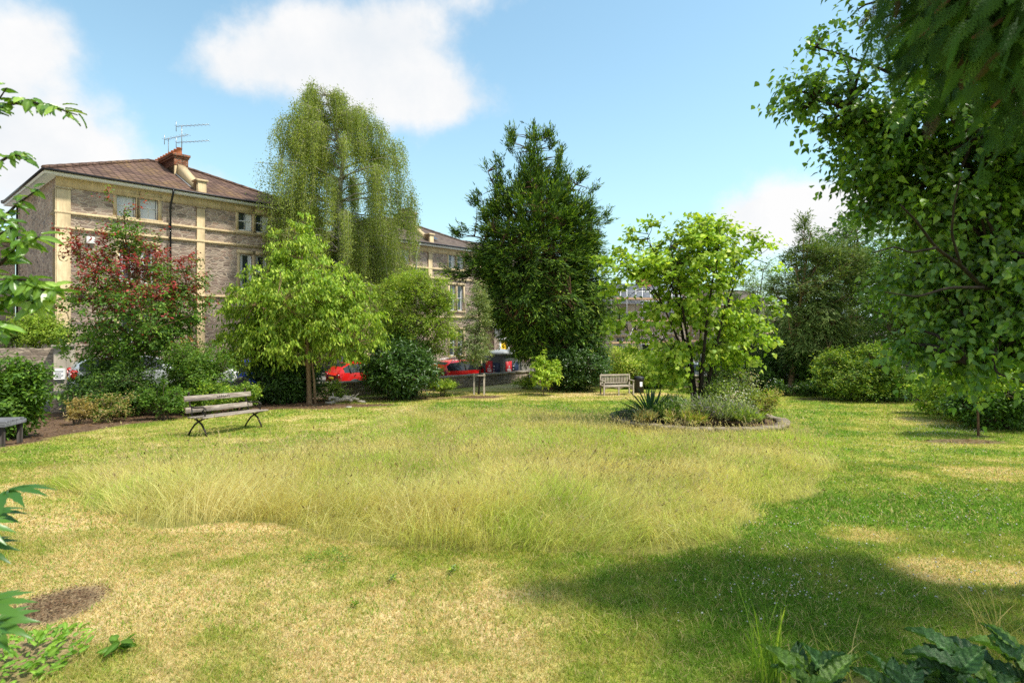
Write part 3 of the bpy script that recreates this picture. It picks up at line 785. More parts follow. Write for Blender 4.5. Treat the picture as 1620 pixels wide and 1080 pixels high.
def villa(name, label, t0, W, D, base_z, He, rise, tile, aer, ov=.5, chim=(3.0, 8.0, 2.95), smat=ASHLAR, stack=BRICK, pot=TERRA, flip=False):
    P = HC + HD * t0
    root = thing(name, label, 'house', (P[0], P[1], base_z), HRZ)
    mid = W / 2
    s3, s2, s1 = 4.32 * He / 9.98, 7.48 * He / 9.98, 8.23 * He / 9.98
    w2 = [(2.45, 3.3), (3.5, 4.35)]; w2 = w2 + [(W - b, W - a) for a, b in w2[::-1]]
    w1 = [(2.55, 3.3), (3.5, 4.25)]; w1 = w1 + [(W - b, W - a) for a, b in w1[::-1]]
    rects2 = [(a, b, s1 + .16, s1 + 1.36) for a, b in w2]
    rects1 = [(a, b, s3 + .55, s2 - .55) for a, b in w1]
    rects0 = [(a, b, 1.15, 3.35) for a, b in w1]
    g = Geo(); facade(g, rects2 + rects1 + rects0, 0, W, -1.5, He)
    g.add([(0,0,-1.5),(0,D,-1.5),(0,D,He),(0,0,He)], [(0,1,2,3)][::1]); g.add([(W,0,-1.5),(W,D,-1.5),(W,D,He),(W,0,He)], [(0,3,2,1)]); g.add([(0,D,-1.5),(W,D,-1.5),(W,D,He),(0,D,He)], [(0,3,2,1)])
    g.build('wall', STONE, root)
    # dressings
    for a in (-.03, mid - .22, W - .53):
        p = Geo(); wd = .56 if a != mid - .22 else .44
        p.bbox((a, -.09, -1.2), (a + wd, .0, He - .62), .012)
        for zc in (s2 - 1.35, s3 - 1.35):     # carved scroll below each string course
            pts = [(a + wd/2 + .21 * math.cos(q), -.10, zc + .42 * math.sin(q) * (1 if math.sin(q) > 0 else .8)) for q in np.linspace(0, 2 * math.pi, 9)]
            p.tube(pts, .016, 5); p.bbox((a + wd/2 - .07, -.13, zc - .1), (a + wd/2 + .07, -.085, zc + .1), .02)
        if a < 0: p.bbox((a - .05, -.0895, -1.2), (a - .001, .48, He - .62), .012)
        p.bbox((a - .05, -.14, He - .62), (a + wd + .05, .02, He - .52), .02)
        p.build('pilaster', smat, root)
    for z, pr in ((s1, .11), (s2, .12), (s3, .14)):
        p = Geo().bbox((-.11, -pr, z - .06), (W + .1, .03, z + .06), .02); p.bbox((-.11, -pr * .5, z - .13), (W + .1, .028, z - .06), .01)
        p.bbox((-.11, .03, z - .06), (.02, 1.0, z + .06), .02)
        p.build('string_course', smat, root)
    p = Geo().box((-.045, -.05, He - .52), (W + .045, .02, He - .02)); p.build('frieze', smat, root)
    for q in rects2:
        p = 0
    for i, q in enumerate(rects2):
        window(root, q, 0, curtain=[(0, .95)] if (i < 2 and not flip) else [(.6, 1)], smat=smat, bars=1)
    for i, q in enumerate(rects1): window(root, q, 0, curtain=[(0, .25), (.75, 1)], smat=smat, bars=0)
    for i, q in enumerate(rects0): window(root, q, 0, curtain=[(0, .2), (.8, 1)], smat=smat, bars=0)
    # eaves
    e = Geo().box((-ov, -ov, He - .02), (W + ov, D + ov, He + .03)); e.build('soffit', WHITE, root)
    e = Geo()
    for lo, hi in (((-ov-.04, -ov-.04), (W+ov+.04, -ov-.002)), ((-ov-.04, D+ov+.002), (W+ov+.04, D+ov+.04)), ((-ov-.04, -ov), (-ov-.002, D+ov)), ((W+ov+.002, -ov), (W+ov+.04, D+ov))):
        e.box((*lo, He - .06), (*hi, He + .14))
    e.build('fascia', WHITE, root)
    e = Geo(); zz = He + .13
    e.tube([(-ov-.1, -ov-.1, zz), (W+ov+.1, -ov-.1, zz)], .065, 6); e.tube([(-ov-.1, -ov-.1, zz), (-ov-.1, D+ov+.1, zz)], .065, 6)
    e.build('gutter', BLACKM, root)
    e = Geo(); xx = mid - 1.6
    e.tube([(xx, -ov-.1, zz - .03), (xx, -ov-.08, zz - .2), (xx, -.16, He - .75), (xx, -.16, -1)], .055, 8); e.build('drainpipe', BLACKM if not flip else WHITE, root)
    e = Geo().tube([(-.1, D - 1, zz), (-.12, D - 1, He - .7), (-.12, D - 1, -1)], .055, 8); e.build('drainpipe', BLACKM, root)
    # roof
    z0 = He + .14; o = ov + .1; y0, y1, ym = -o, D + o, D / 2; hx = D / 2
    def slope(g_, a, b, c, d=None, n=1): g_.add([a, b, c] + ([d] if d is not None else []), [(0, 1, 2, 3) if d is not None else (0, 1, 2)])
    g = Geo(); zr = He + rise; kx = min(hx, mid - .6)
    c = [(-o, y0, z0), (W + o, y0, z0), (W + o, y1, z0), (-o, y1, z0)]; rd = [(kx, ym, zr), (W - kx, ym, zr)]
    slope(g, c[0], c[1], rd[1], rd[0]); slope(g, c[1], c[2], rd[1]); slope(g, c[2], c[3], rd[0], rd[1]); slope(g, c[3], c[0], rd[0])
    g.add([(v[0], v[1], v[2] - .05) for v in c], [(0, 3, 2, 1)])
    ro = g.build('roof', tile, root)
    rt = Geo()
    for a, b in ((c[0], rd[0]), (c[3], rd[0]), (rd[0], rd[1]), (c[1], rd[1]), (c[2], rd[1])):
        a, b = np.array(a), np.array(b); n = int(np.linalg.norm(b - a) / .4) + 2
        P_ = a + (b - a) * np.linspace(0, 1, n)[:, None] + [0, 0, .03]
        rt.tube(P_, .11 + .012 * (np.arange(n) % 2), 7)
    rt.build('ridge_tile', tile, ro)
    # party chimney
    ya, yb, top = chim; ct = He + rise + .2
    ch = Geo().bbox((mid - .38, ya, He + 1), (mid + .38, yb, ct - .75), .02); ch = ch.build('chimney', smat if not flip else STONE_WALL, root)
    b_ = Geo().bbox((mid - .40, ya - .02, ct - .75), (mid + .40, yb + .02, ct - .28), .015)
    for k, (e_, za, zb) in enumerate(((.05, -.28, -.16), (.10, -.16, -.02))): b_.bbox((mid - .40 - e_, ya - .02 - e_, ct + za), (mid + .40 + e_, yb + .02 + e_, ct + zb), .012)
    b_.build('brick_top', stack, ch)
    n = int((yb - ya) / .5)
    for k in range(n):
        pt = Geo().lathe([(.17, 0), (.19, .06), (.155, .12), (.14, .38), (.165, .40), (.165, .46), (.11, .46), (.10, .2)], (mid, ya + .3 + (yb - ya - .6) * k / (n - 1), ct - .03), 10)
        pt.build('chimney_pot', pot, ch, True)
    # stone coping of the party wall, stepping down the slope
    sl_ = (zr - z0) / (ym - y0); pw = Geo()
    za = z0 + (ya - y0) * sl_; zb = z0 + .35 * sl_
    pw.add([(mid-.2, ya+.1, za-.2),(mid+.2, ya+.1, za-.2),(mid+.2, ya+.1, za+.75),(mid-.2, ya+.1, za+.75),(mid-.2, y0+.9, zb+.1),(mid+.2, y0+.9, zb+.1),(mid+.2, y0+.9, zb+.5),(mid-.2, y0+.9, zb+.5)],
           [(0,3,2,1),(4,5,6,7),(0,1,5,4),(1,2,6,5),(2,3,7,6),(3,0,4,7)])
    pw.bbox((mid-.26, y0+.35, zb-.25), (mid+.26, y0+.95, zb+.62), .05); pw.bbox((mid-.34, y0+.28, zb+.62), (mid+.34, y0+1.02, zb+.74), .03)
    pw.build('party_wall', smat, root)
    fl = Geo(); 
    for x_ in (-.34, .24): fl.add([(mid+x_, ya, za+.07),(mid+x_+.1, ya, za+.07),(mid+x_+.1, y0+.3, zb-.05),(mid+x_, y0+.3, zb-.05)], [(0,1,2,3)])
    fl.build('flashing', mat_plain('lead', (.32, .33, .35), .5, .2), ro)
    for (dy, h, rz, ny) in aer: aerial(root, np.array([mid, dy, ct + .2]), h, rz, ny)
    return root

h1z = EYE - 3.15
h1 = villa('stone_house', 'tall rubble stone villa with cream pilasters and orange chimney pots behind the red tipped tree', 0, 13.0, 11.0, h1z, 10.05, 2.95, TILE, [(5.2, 1.25, -1.2, 1), (2.9, 1.55, -.9, 2)])
al = Geo().bbox((1.15, -.11, 6.85), (1.5, -.002, 7.2), .02).build('alarm_box', WHITE, h1)
h2 = villa('stone_house', 'further stone villa with dark chimney and white gutter left of the yew', 17.7, 13.0, 11.0, EYE - 4.6, 10.45, 2.95, TILE_GREY, [], flip=True, stack=STONE_WALL, chim=(2.2, 4.2, 2.9), pot=mat_plain('grey_pot', (.25, .18, .14), .85))
sk = Geo(); zz = 10.45 + .95
sk.add([(6.9, 1.35, zz+.34),(7.7, 1.35, zz+.34),(7.7, .25, zz-.22),(6.9, .25, zz-.22)], [(0,3,2,1)]); sk.build('skylight', GLASS, h2)

# lower wing on the left of the first house
P = HC + HN * 11.2 - HD * 5.2
wing = thing('house_wing', 'lower stone wing with pale blue front door at the left of the villa', 'house', (P[0], P[1], h1z), HRZ)
wn = [(1.9, 2.75, 5.0, 6.5), (3.3, 4.15, 5.0, 6.5)]; dr = (1.2, 2.45, .3, 3.3)
g = Geo(); facade(g, wn + [dr], -2, 5.15, -1.5, 8.0); g.add([(-2,0,-1.5),(-2,6,-1.5),(-2,6,8),(-2,0,8)], [(0,1,2,3)]); g.add([(-2,0,8),(5.15,0,8),(5.15,6,8),(-2,6,8)], [(0,1,2,3)]); g.build('wall', STONE, wing)
for q in wn: window(wing, q, 0, [(.65, 1)], bars=1)
d_ = Geo().bbox((1.25, .12, .3), (2.4, .17, 2.5), .01)
for k in (0, 1): d_.bbox((1.36 + k * .52, .10, .5), (1.76 + k * .52, .121, 1.2), .01).bbox((1.36 + k * .52, .10, 1.4), (1.76 + k * .52, .121, 2.3), .01)
do = d_.build('door', mat_plain('pale_blue_paint', (.46, .56, .66), .4, 0, .05), wing)
Geo().bbox((2.2, .06, 1.2), (2.28, .1, 1.55), .01).build('handle', BLACKM, do)
Geo().box((1.25, .14, 2.55), (2.4, .15, 3.25)).build('fanlight', GLASS, do)
s = Geo().bbox((.98, -.06, 0), (1.19, .02, 3.4), .01).bbox((2.46, -.06, 0), (2.67, .02, 3.4), .01).bbox((.9, -.1, 3.401), (2.75, .02, 3.65), .01); s.build('door_surround', ASHLAR, wing)
Geo().bbox((-2, -.12, 4.2), (5.15, .01, 4.36), .02).build('string_course', ASHLAR, wing)
Geo().bbox((-2.1, -.2, 7.7), (5.15, .02, 8.02), .03).build('cornice', ASHLAR_GREY, wing)

def simple_house(name, label, P, rz, base, W, D, He, rise, wallm, tile, wins, doors=(), chimneys=(), door_mat=None, ov=.35, smat=ASHLAR):
    root = thing(name, label, 'house', (P[0], P[1], base), rz)
    g = Geo(); facade(g, [q for q in wins] + [d for d in doors], 0, W, -1.5, He)
    g.add([(0,0,-1.5),(0,D,-1.5),(0,D,He),(0,D/2,He+rise),(0,0,He)], [(0,1,2,3,4)]); g.add([(W,0,-1.5),(W,D,-1.5),(W,D,He),(W,D/2,He+rise),(W,0,He)], [(0,4,3,2,1)]); g.add([(0,D,-1.5),(W,D,-1.5),(W,D,He),(0,D,He)], [(0,3,2,1)])
    g.build('wall', wallm, root)
    g = Geo(); z0 = He - .1; y0 = -ov; sl = rise / (D / 2)
    for (ya, yb, sgn) in ((-ov, D/2, 1), (D + ov, D/2, 1)):
        za = He - ov * sl + .08; zb = He + rise + .08
        V = [(-.15, ya, za), (W + .15, ya, za), (W + .15, yb, zb), (-.15, yb, zb)]; V2 = [(v[0], v[1], v[2] - .12) for v in V]
        g.add(V + V2, [(0,1,2,3),(7,6,5,4),(0,4,5,1),(1,5,6,2),(3,2,6,7),(0,3,7,4)])
    g.build('roof', tile, root)
    Geo().tube([(-.2, -ov - .06, He - ov * sl), (W + .2, -ov - .06, He - ov * sl)], .07, 6).build('gutter', WHITE, root)
    for q in wins: window(root, q, 0, [(0, .2), (.8, 1)], bars=1, smat=smat)
    for k, q in enumerate(doors):
        a, b, c, d = q
        do = Geo().bbox((a + .05, .1, c), (b - .05, .15, d), .008).bbox((a + .2, .085, c + .3), (b - .2, .101, c + .9), .008).bbox((a + .2, .085, c + 1.1), (b - .2, .101, d - .2), .008).build('door', door_mat or WHITE, root)
        Geo().lathe([(.0, 0), (.05, .02), (.05, .05), (0, .07)], (b - .16, .07, c + 1.0), 8).build('handle', METAL, do)
        Geo().box((a - .2, -.05, c), (a + .045, .08, d + .0)).box((b - .045, -.05, c), (b + .2, .08, d)).box((a - .25, -.07, d + .002), (b + .25, .08, d + .25)).build('door_surround', WHITE, root)
    for (x, h, wd) in chimneys:
        ch = Geo().bbox((x - wd/2, D/2 - .5, He + rise - .8), (x + wd/2, D/2 + .5, He + rise + h), .02).bbox((x - wd/2 - .07, D/2 - .57, He + rise + h), (x + wd/2 + .07, D/2 + .57, He + rise + h + .15), .02).build('chimney', BRICK, root)
        for k in range(max(2, int(wd / .4))):
            Geo().lathe([(.15, 0), (.17, .06), (.13, .12), (.12, .5), (.15, .52), (.15, .58), (.1, .58)], (x - wd/2 + (k + .5) * wd / max(2, int(wd/.4)), D/2, He + rise + h + .14), 10).build('chimney_pot', TERRA, ch, True)
    return root
P = HC + HD * 32.3
h3 = simple_house('white_fronted_house', 'pale fronted house with a yellow front door above the recycling cabin', P, HRZ, EYE - 4.9, 12.0, 9.0, 9.9, 2.6, STONE, TILE_GREY,
    [(2.6, 3.5, 5.2, 7.1), (4.9, 5.8, 5.2, 7.1), (8, 8.9, 5.2, 7.1), (8, 8.9, 1.2, 3.3)], [(.9, 1.95, .05, 2.55)], [(11, 1.2, 1.2)], mat_plain('yellow_door_paint', (.80, .50, .02), .35, 0, .05))
Geo().box((-.0, -.045, 2.9), (2.35, -.004, 4.7)).build('render_panel', WHITE, h3)

PALE_RENDER = mat_ashlar('pale_render', (.80, .68, .52), (.68, .56, .42)); P4 = at(958, 500, 52); 
h4 = simple_house('scaffolded_house', 'pale stone house with grey slate roof behind scaffolding right of the yew', P4, .42, EYE - 4.9, 10.5, 8.0, 6.3, 2.0, PALE_RENDER, SLATE,
    [(1.2, 2.2, 3.9, 5.6), (4.4, 5.4, 3.9, 5.6), (7.6, 8.6, 3.9, 5.6), (1.2, 2.2, .8, 2.8), (7.6, 8.6, .8, 2.8)], [(4.3, 5.4, 0, 2.4)], [(7.6, 1.0, 1.4)], BLACKM)
P5 = at(1128, 500, 55)
h5 = simple_house('distant_house', 'stone house with brown tiled roof seen through the multi stemmed tree', P5, .42, EYE - 4.6, 9.0, 8.0, 5.9, 1.6, PALE_RENDER, TILE_GREY,
    [(.9, 1.9, 3.6, 5.4), (4.2, 5.2, 3.6, 5.4), (7.4, 8.4, 3.6, 5.4), (.9, 1.9, .7, 2.6), (7.4, 8.4, .7, 2.6)], [(4.2, 5.2, 0, 2.3)], [(.8, 1.0, 1.4)], BLACKM)
# scaffolding in front of the slate roofed house
sc_ = thing('scaffolding', 'tube scaffolding with timber decks in front of the pale stone house', 'scaffolding', (P4[0], P4[1], EYE - 4.9), .42)
g = Geo()
for x in np.linspace(-.4, 10.4, 7):
    for y in (-.5, -1.5): g.tube([(x, y, -.6), (x, y, 7.6)], .03, 6)
    for z in (2.2, 4.3, 6.4): g.tube([(x, -.3, z), (x, -1.7, z)], .025, 5)
for z in (2.2, 3.2, 4.3, 5.3, 6.4, 7.3):
    for y in (-.5, -1.5): g.tube([(-.7, y, z), (10.7, y, z)], .025, 5)
for x in (0.0, 4.0, 8.0): g.tube([(x, -1.55, 0), (x + 2.4, -1.55, 4.3)], .025, 5)
g.build('pole', METAL, sc_)
for z in (2.25, 4.35, 6.45):
    g = Geo()
    for k in range(4): g.bbox((-.6, -1.48 + k * .24, z), (10.6, -1.27 + k * .24, z + .04), .005)
    g.bbox((-.6, -1.53, z + .04), (10.6, -1.49, z + .24), .005); g.build('deck', mat_wood('scaffold_board', (.40, .27, .16), (.24, .15, .09), (2, 20, 20)), sc_)

# ------------------------------------------------------------------ parked cars
GLASSCAR = mat_glass('car_glass', (.02, .025, .03), .03)
REDL = mat_plain('tail_lamp_red', (.45, .01, .01), .25, 0, .1); CLEARL = mat_plain('lamp_lens', (.6, .62, .64), .15, 0, .05)
PLATE_Y = mat_plain('yellow_plate', (.75, .50, .02), .5, 0, .02); PLATE_W = mat_plain('white_plate', (.75, .75, .72), .5, 0, .02); INK = mat_plain('plate_ink', (.02, .02, .02), .6)
PLASTIC = mat_plain('black_trim', (.02, .02, .022), .55)
ALLOY = mat_plain('alloy', (.45, .46, .48), .35, .7, .05)
CARS = {
 'hatch': (4.0, [(-2.0,.34,.86,.90,.68,.58),(-1.93,.27,1.0,1.05,.80,.66),(-1.70,.24,1.03,1.30,.83,.62),(-1.40,.24,1.02,1.45,.85,.60),(-.6,.22,.99,1.50,.86,.61),(.25,.22,.96,1.46,.86,.60),(.55,.22,.95,1.32,.86,.62),(1.10,.23,.92,.98,.85,.68),(1.6,.25,.84,.90,.82,.64),(1.9,.28,.70,.76,.74,.56),(2.0,.32,.56,.60,.64,.48)], (.32, (-1.2, 1.25))),
 'suv': (4.45, [(-2.22,.40,1.0,1.04,.74,.62),(-2.15,.34,1.10,1.16,.86,.72),(-1.98,.30,1.13,1.45,.89,.68),(-1.70,.30,1.12,1.60,.91,.66),(-.7,.28,1.09,1.66,.92,.67),(.25,.28,1.06,1.62,.92,.66),(.60,.28,1.05,1.47,.92,.68),(1.18,.30,1.02,1.08,.91,.74),(1.75,.32,.95,1.02,.88,.70),(2.1,.36,.82,.88,.80,.60),(2.22,.40,.66,.70,.70,.52)], (.35, (-1.35, 1.38))),
 'van': (4.8, [(-2.4,.45,1.15,1.2,.80,.70),(-2.36,.38,1.2,1.85,.90,.78),(-2.2,.34,1.2,1.93,.92,.80),(-1.0,.32,1.2,1.95,.93,.80),(.3,.32,1.18,1.94,.93,.80),(.8,.32,1.16,1.85,.93,.78),(1.45,.34,1.10,1.18,.92,.78),(2.0,.36,1.0,1.06,.90,.72),(2.3,.4,.85,.9,.84,.6),(2.4,.45,.7,.74,.74,.5)], (.34, (-1.5, 1.5))),
}
def car(name, label, px, o, kind, paint, rails=False, at_xy=None, rz=None, group='cars parked along the kerb'):
    L, st, (wr_, wx) = CARS[kind]
    if at_xy is None: at_xy = px
    x, y = at_xy; root = thing(name, label, 'van' if kind == 'van' else 'car', (x, y, float(street_z(np.array([x]), np.array([y]))[0])), rz, group)
    ring = lambda s: [(s[0], .9*s[4], s[1]), (s[0], s[4], s[1]+.18), (s[0], s[4]*1.01, (s[1]+s[2])/2), (s[0], s[4]*.96, s[2]), (s[0], s[5], s[3]-.05), (s[0], s[5]*.8, s[3])]
    rows = []
    for s in st:
        h = ring(s); rows.append(h + [(p[0], -p[1], p[2]) for p in h[::-1]])
    V = [p for r_ in rows for p in r_]; m = 12; body = []; glass = {'side': [], 'front': [], 'rear': []}
    cab = [i for i, s in enumerate(st) if s[3] - s[2] > .25]
    solid_rear = kind == 'van'
    for i in range(len(st) - 1):
        for j in range(m):
            q = (i*m+j, i*m+(j+1)%m, (i+1)*m+(j+1)%m, (i+1)*m+j)
            if j in (3, 7) and i in cab and i + 1 in cab and not (solid_rear and st[i][0] < .2): glass['side'].append((q, j))
            elif j in (4, 5, 6) and (st[i+1][0] > .9 and i in cab and i + 1 not in cab): glass['front'].append((q, j))
            elif j in (4, 5, 6) and i + 1 == cab[0] + 1 and not solid_rear and j == 5: glass['rear'].append((q, j))
            elif j in (3, 4, 5, 6, 7) and i in cab and i + 1 not in cab: glass['front'].append((q, j)) if j in (4,5,6) else body.append(q)
            else: body.append(q)
    V = np.array(V)
    g = Geo().add(V, body + [tuple(range(m)), tuple(range((len(st)-1)*m, len(st)*m))[::-1]]); b = g.build('body', paint, root, True)
    for k, nm in (('side', 'side_window'), ('front', 'windscreen'), ('rear', 'rear_window')):
        if not glass[k]: continue
        for sd_ in ((3, 7) if k == 'side' else (None,)):
            fs = [q for q, j in glass[k] if sd_ is None or j == sd_]
            if not fs: continue
            us = sorted({v for q in fs for v in q}); mp_ = {v: k_ for k_, v in enumerate(us)}
            Geo().add(V[us], [tuple(mp_[v] for v in q) for q in fs]).build(nm, GLASSCAR, root)
    g = Geo()                                   # pillars and roof frame round the glass
    for s in (1, -1):
        for i in cab[1:-1]:
            if kind == 'van' and st[i][0] < .2: continue
            a = np.array(rows[i][3 if s > 0 else 8]); c = np.array(rows[i][4 if s > 0 else 7]); g.tube([a, c], .035, 5)
    g.build('pillar', PLASTIC, root)
    for xx in wx:
        for s in (1, -1):
            yy_ = s * (st[4][4] - .10)
            prof = np.array([(.18, -.11), (wr_ - .03, -.11), (wr_, -.07), (wr_, .07), (wr_ - .03, .11), (.18, .11)])
            t_ = Geo().lathe([(p[0], p[1]) for p in prof], (0, 0, 0), 18); M = np.eye(4); M[:3, :3] = [[1,0,0],[0,0,-s],[0,1,0]]; M[:3, 3] = (xx, yy_, wr_)
            t_.xf(M); wh = t_.build('wheel', RUBBER, root, True)
            rr = Geo().lathe([(0.0, .085), (.05, .095), (.06, .07), (.19, .09), (.21, .10), (.21, .06)], (0, 0, 0), 18); M2 = M.copy(); M2[:3, :3] = M[:3, :3] @ np.diag([1, 1, -1]); rr.xf(M2); rr.build('rim', ALLOY, wh)
            ar = Geo().lathe([(wr_ + .00, 0), (wr_ + .07, 0), (wr_ + .07, .03), (wr_, .03)], (0, 0, 0), 18); M3 = M2.copy(); M3[:3, 3] = (xx, s * (st[4][4] - .006), wr_); ar.xf(M3); ar.build('wheel_arch', PLASTIC, root)
    xr = st[0][0]; zb = st[1][2]; xf_ = st[-1][0]
    for s in (1, -1):
        yy_ = s * st[1][4] * .80
        lo = (xr - .01, min(yy_ - .17, yy_ + .17), zb - .26); hi = (xr + .22, max(yy_ - .17, yy_ + .17) + 0, zb + (.02 if kind == 'hatch' else .10))
        Geo().bbox(lo, hi, .05).build('tail_light', REDL, root)
        yf = s * st[-2][4] * .82
        Geo().bbox((st[-2][0] - .14, yf - .16, st[-2][2] - .08), (st[-2][0] + .05, yf + .14, st[-2][2] + .02), .04).build('headlight', CLEARL, root)
        mx = st[-4][0] - .15; my = s * (st[5][4] + .10)
        Geo().bbox((mx - .08, my - .10, st[5][2] + .0), (mx + .06, my + .10, st[5][2] + .16), .05).build('mirror', paint, root)
    Geo().bbox((xr - .03, -st[0][4], st[0][1] + .0), (xr + .20, st[0][4], st[0][1] + .22), .05).build('bumper', PLASTIC, root)
    Geo().bbox((xf_ - .18, -st[-1][4], st[-1][1]), (xf_ + .03, st[-1][4], st[-1][1] + .14), .04).build('bumper', PLASTIC, root)
    for (x0, mt, zc) in ((xr - .03, PLATE_Y, zb - .26), (xf_ + .02, PLATE_W, st[-1][1] + .2)):
        pl = Geo().box((x0 - .008, -.26, zc - .055), (x0 + .008, .26, zc + .055)).build('number_plate', mt, root)
    if rails:
        g = Geo()
        for s in (1, -1): g.tube([(-1.6, s*.62, 1.60), (-1.5, s*.62, 1.69), (-.6, s*.63, 1.75), (.1, s*.62, 1.70), (.25, s*.62, 1.62)], .022, 6)
        g.build('roof_rail', METAL, root)
    return root
def lane(px, o):
    """where the ray at px crosses the line o metres outside the left garden wall"""
    d = np.array([(px - 810) / 850.0, 1.0]); k = (A @ NW + o) / (d @ NW); return d * k
RZW = math.atan2(DW[1], DW[0])
RED = mat_paint('red_car_paint', (.80, .016, .014)); BLUE = mat_paint('blue_car_paint', (.012, .03, .22)); WHITEC = mat_paint('white_car_paint', (.74, .75, .76)); SILVER = mat_paint('silver_car_paint', (.46, .48, .50))
def car_at(px, o, *a, **k):
    p = lane(px, o); return car(a[0], a[1], p, o, a[2], a[3], at_xy=p, rz=RZW, **k)
car_at(392, 2.9, 'parked_car', 'blue hatchback with a yellow rear plate glimpsed behind the old bench', 'hatch', BLUE)
car_at(582, 2.9, 'parked_car', 'red hatchback with its rear showing between two bushes', 'hatch', RED)
car_at(737, 2.9, 'parked_car', 'red estate car with silver roof rails beside the recycling cabin', 'suv', RED, rails=True)
car_at(322, 2.9, 'parked_car', 'white car behind the orange flowering shrub', 'hatch', WHITEC)
car_at(222, 3.0, 'parked_car', 'silver car behind the red tipped tree and the dark border shrubs', 'suv', SILVER)
def laner(px, o):
    d = np.array([(px - 810) / 850.0, 1.0]); k = (B @ NE + o) / (d @ NE); return d * k
RZE = math.atan2(DE[1], DE[0])
for px, kd, mt, nm, lb in ((1072, 'hatch', SILVER, 'parked_car', 'silver car seen under the multi stemmed tree'), (1205, 'hatch', WHITEC, 'parked_car', 'white car half hidden by the dark hedge near the conifer'), (1452, 'van', WHITEC, 'parked_van', 'white van beyond the right hand wall under the overhanging branches')):
    p = laner(px, 2.9); car(nm, lb, p, 0, kd, mt, at_xy=p, rz=RZE + math.pi)

# ------------------------------------------------------------------ recycling cabin
PODM = mat_plain('dark_grey_panel', (.075, .08, .08), .7, 0, .12); PODR = mat_plain('pale_grey_roof', (.40, .42, .43), .5, 0, .1)
REDP = mat_plain('red_poster', (.60, .02, .025), .5, 0, .08); NAVY = mat_plain('navy_poster', (.012, .025, .07), .5, 0, .1)
p = lane(794, 1.35); pod = thing('recycling_cabin', 'dark grey street cabin with red and navy posters and a pale peaked roof', 'street cabin', (p[0], p[1], float(street_z(p[0:1], p[1:2])[0]) + .10), -.72)
HB = .82; HT = 2.02
g = Geo().bbox((-HB, -HB, 0), (HB, HB, HT), .03)
for s in (-1, 1):
    for q in (-1, 1): g.bbox((s*HB - .05, q*HB - .05, 0), (s*HB + .05, q*HB + .05, HT + .004), .02)
g.build('cabinet', PODM, pod)
g = Geo(); e = HB + .10
g.add([(-e,-e,HT),(e,-e,HT),(e,e,HT),(-e,e,HT),(-e,-e,HT+.10),(e,-e,HT+.10),(e,e,HT+.10),(-e,e,HT+.10),(0,0,HT+.30)], [(0,3,2,1),(0,1,5,4),(1,2,6,5),(2,3,7,6),(3,0,4,7),(4,5,8),(5,6,8),(6,7,8),(7,4,8)])
g.build('roof', PODR, pod)
def poster(face):
    def T(u, v, d):     # u across the face, v up, d proud
        return (u, -HB - d, v) if face == 0 else (HB + d, u, v)
    def panel(u0, u1, v0, v1, d0, d1):
        a = np.array([T(u0, v0, d0), T(u1, v1, d1)]); return a.min(0), a.max(0)
    r1 = Geo(); r1.box(*panel(-.58, -.02, .62, 1.62, .003, .012)); pr = r1.build('poster', REDP, pod); pr['label'] = 'red poster with white emblem and lines'
    r2 = Geo(); r2.box(*panel(.01, .60, .66, 1.54, .003, .012)); pn = r2.build('poster', NAVY, pod); pn['label'] = 'navy poster with small white lines'
    w1 = Geo()
    for k in range(8):      # star shaped emblem
        an = k * math.pi / 4; c = np.array([-.265, 1.30]); t2 = np.array([math.cos(an), math.sin(an)]) * .105; n2 = np.array([-t2[1], t2[0]]) * .22
        w1.add([T(*(c + n2), .016), T(*(c + t2), .016), T(*(c - n2), .016)], [(0, 1, 2)])
    for (u0, u1, v0, v1) in ((-.44,-.10,1.06,1.12),(-.44,-.16,1.14,1.18),(-.42,-.08,.95,1.03),(-.38,-.30,.80,.84),(-.27,-.12,.80,.84),(-.36,-.16,.72,.76)): w1.box(*panel(u0, u1, v0, v1, .013, .016))
    w1.build('lettering', WHITE, pr)
    w2 = Geo()
    for (u0, u1, v0, v1) in ((.06,.20,1.28,1.33),(.06,.16,1.10,1.15),(.06,.22,.98,1.01),(.06,.26,.91,.95),(.06,.40,.74,.77)): w2.box(*panel(u0, u1, v0, v1, .013, .016))
    w2.build('lettering', WHITE, pn)
poster(0); poster(1)

# ------------------------------------------------------------------ benches, bin
OLDWOOD = mat_wood('weathered_plank', (.50, .43, .35), (.17, .12, .09), (2, 24, 24)); TEAK = mat_wood('silvered_teak', (.44, .385, .30), (.26, .215, .16), (20, 20, 20))
p0 = np.array([-7.30, 12.25]); p1 = np.array([-6.72, 14.1]); bd = (p1 - p0) / np.linalg.norm(p1 - p0); bl = float(np.linalg.norm(p1 - p0))
bz0, bz1 = gz(*p0), gz(*p1); tilt = math.atan2(bz1 - bz0, bl)
ob = thing('park_bench', 'old weathered plank bench with curled cast iron ends facing the long grass', 'bench', (*((p0 + p1) / 2), (bz0 + bz1) / 2), math.atan2(bd[1], bd[0]))
ob.rotation_euler = (0, -tilt, math.atan2(bd[1], bd[0]))
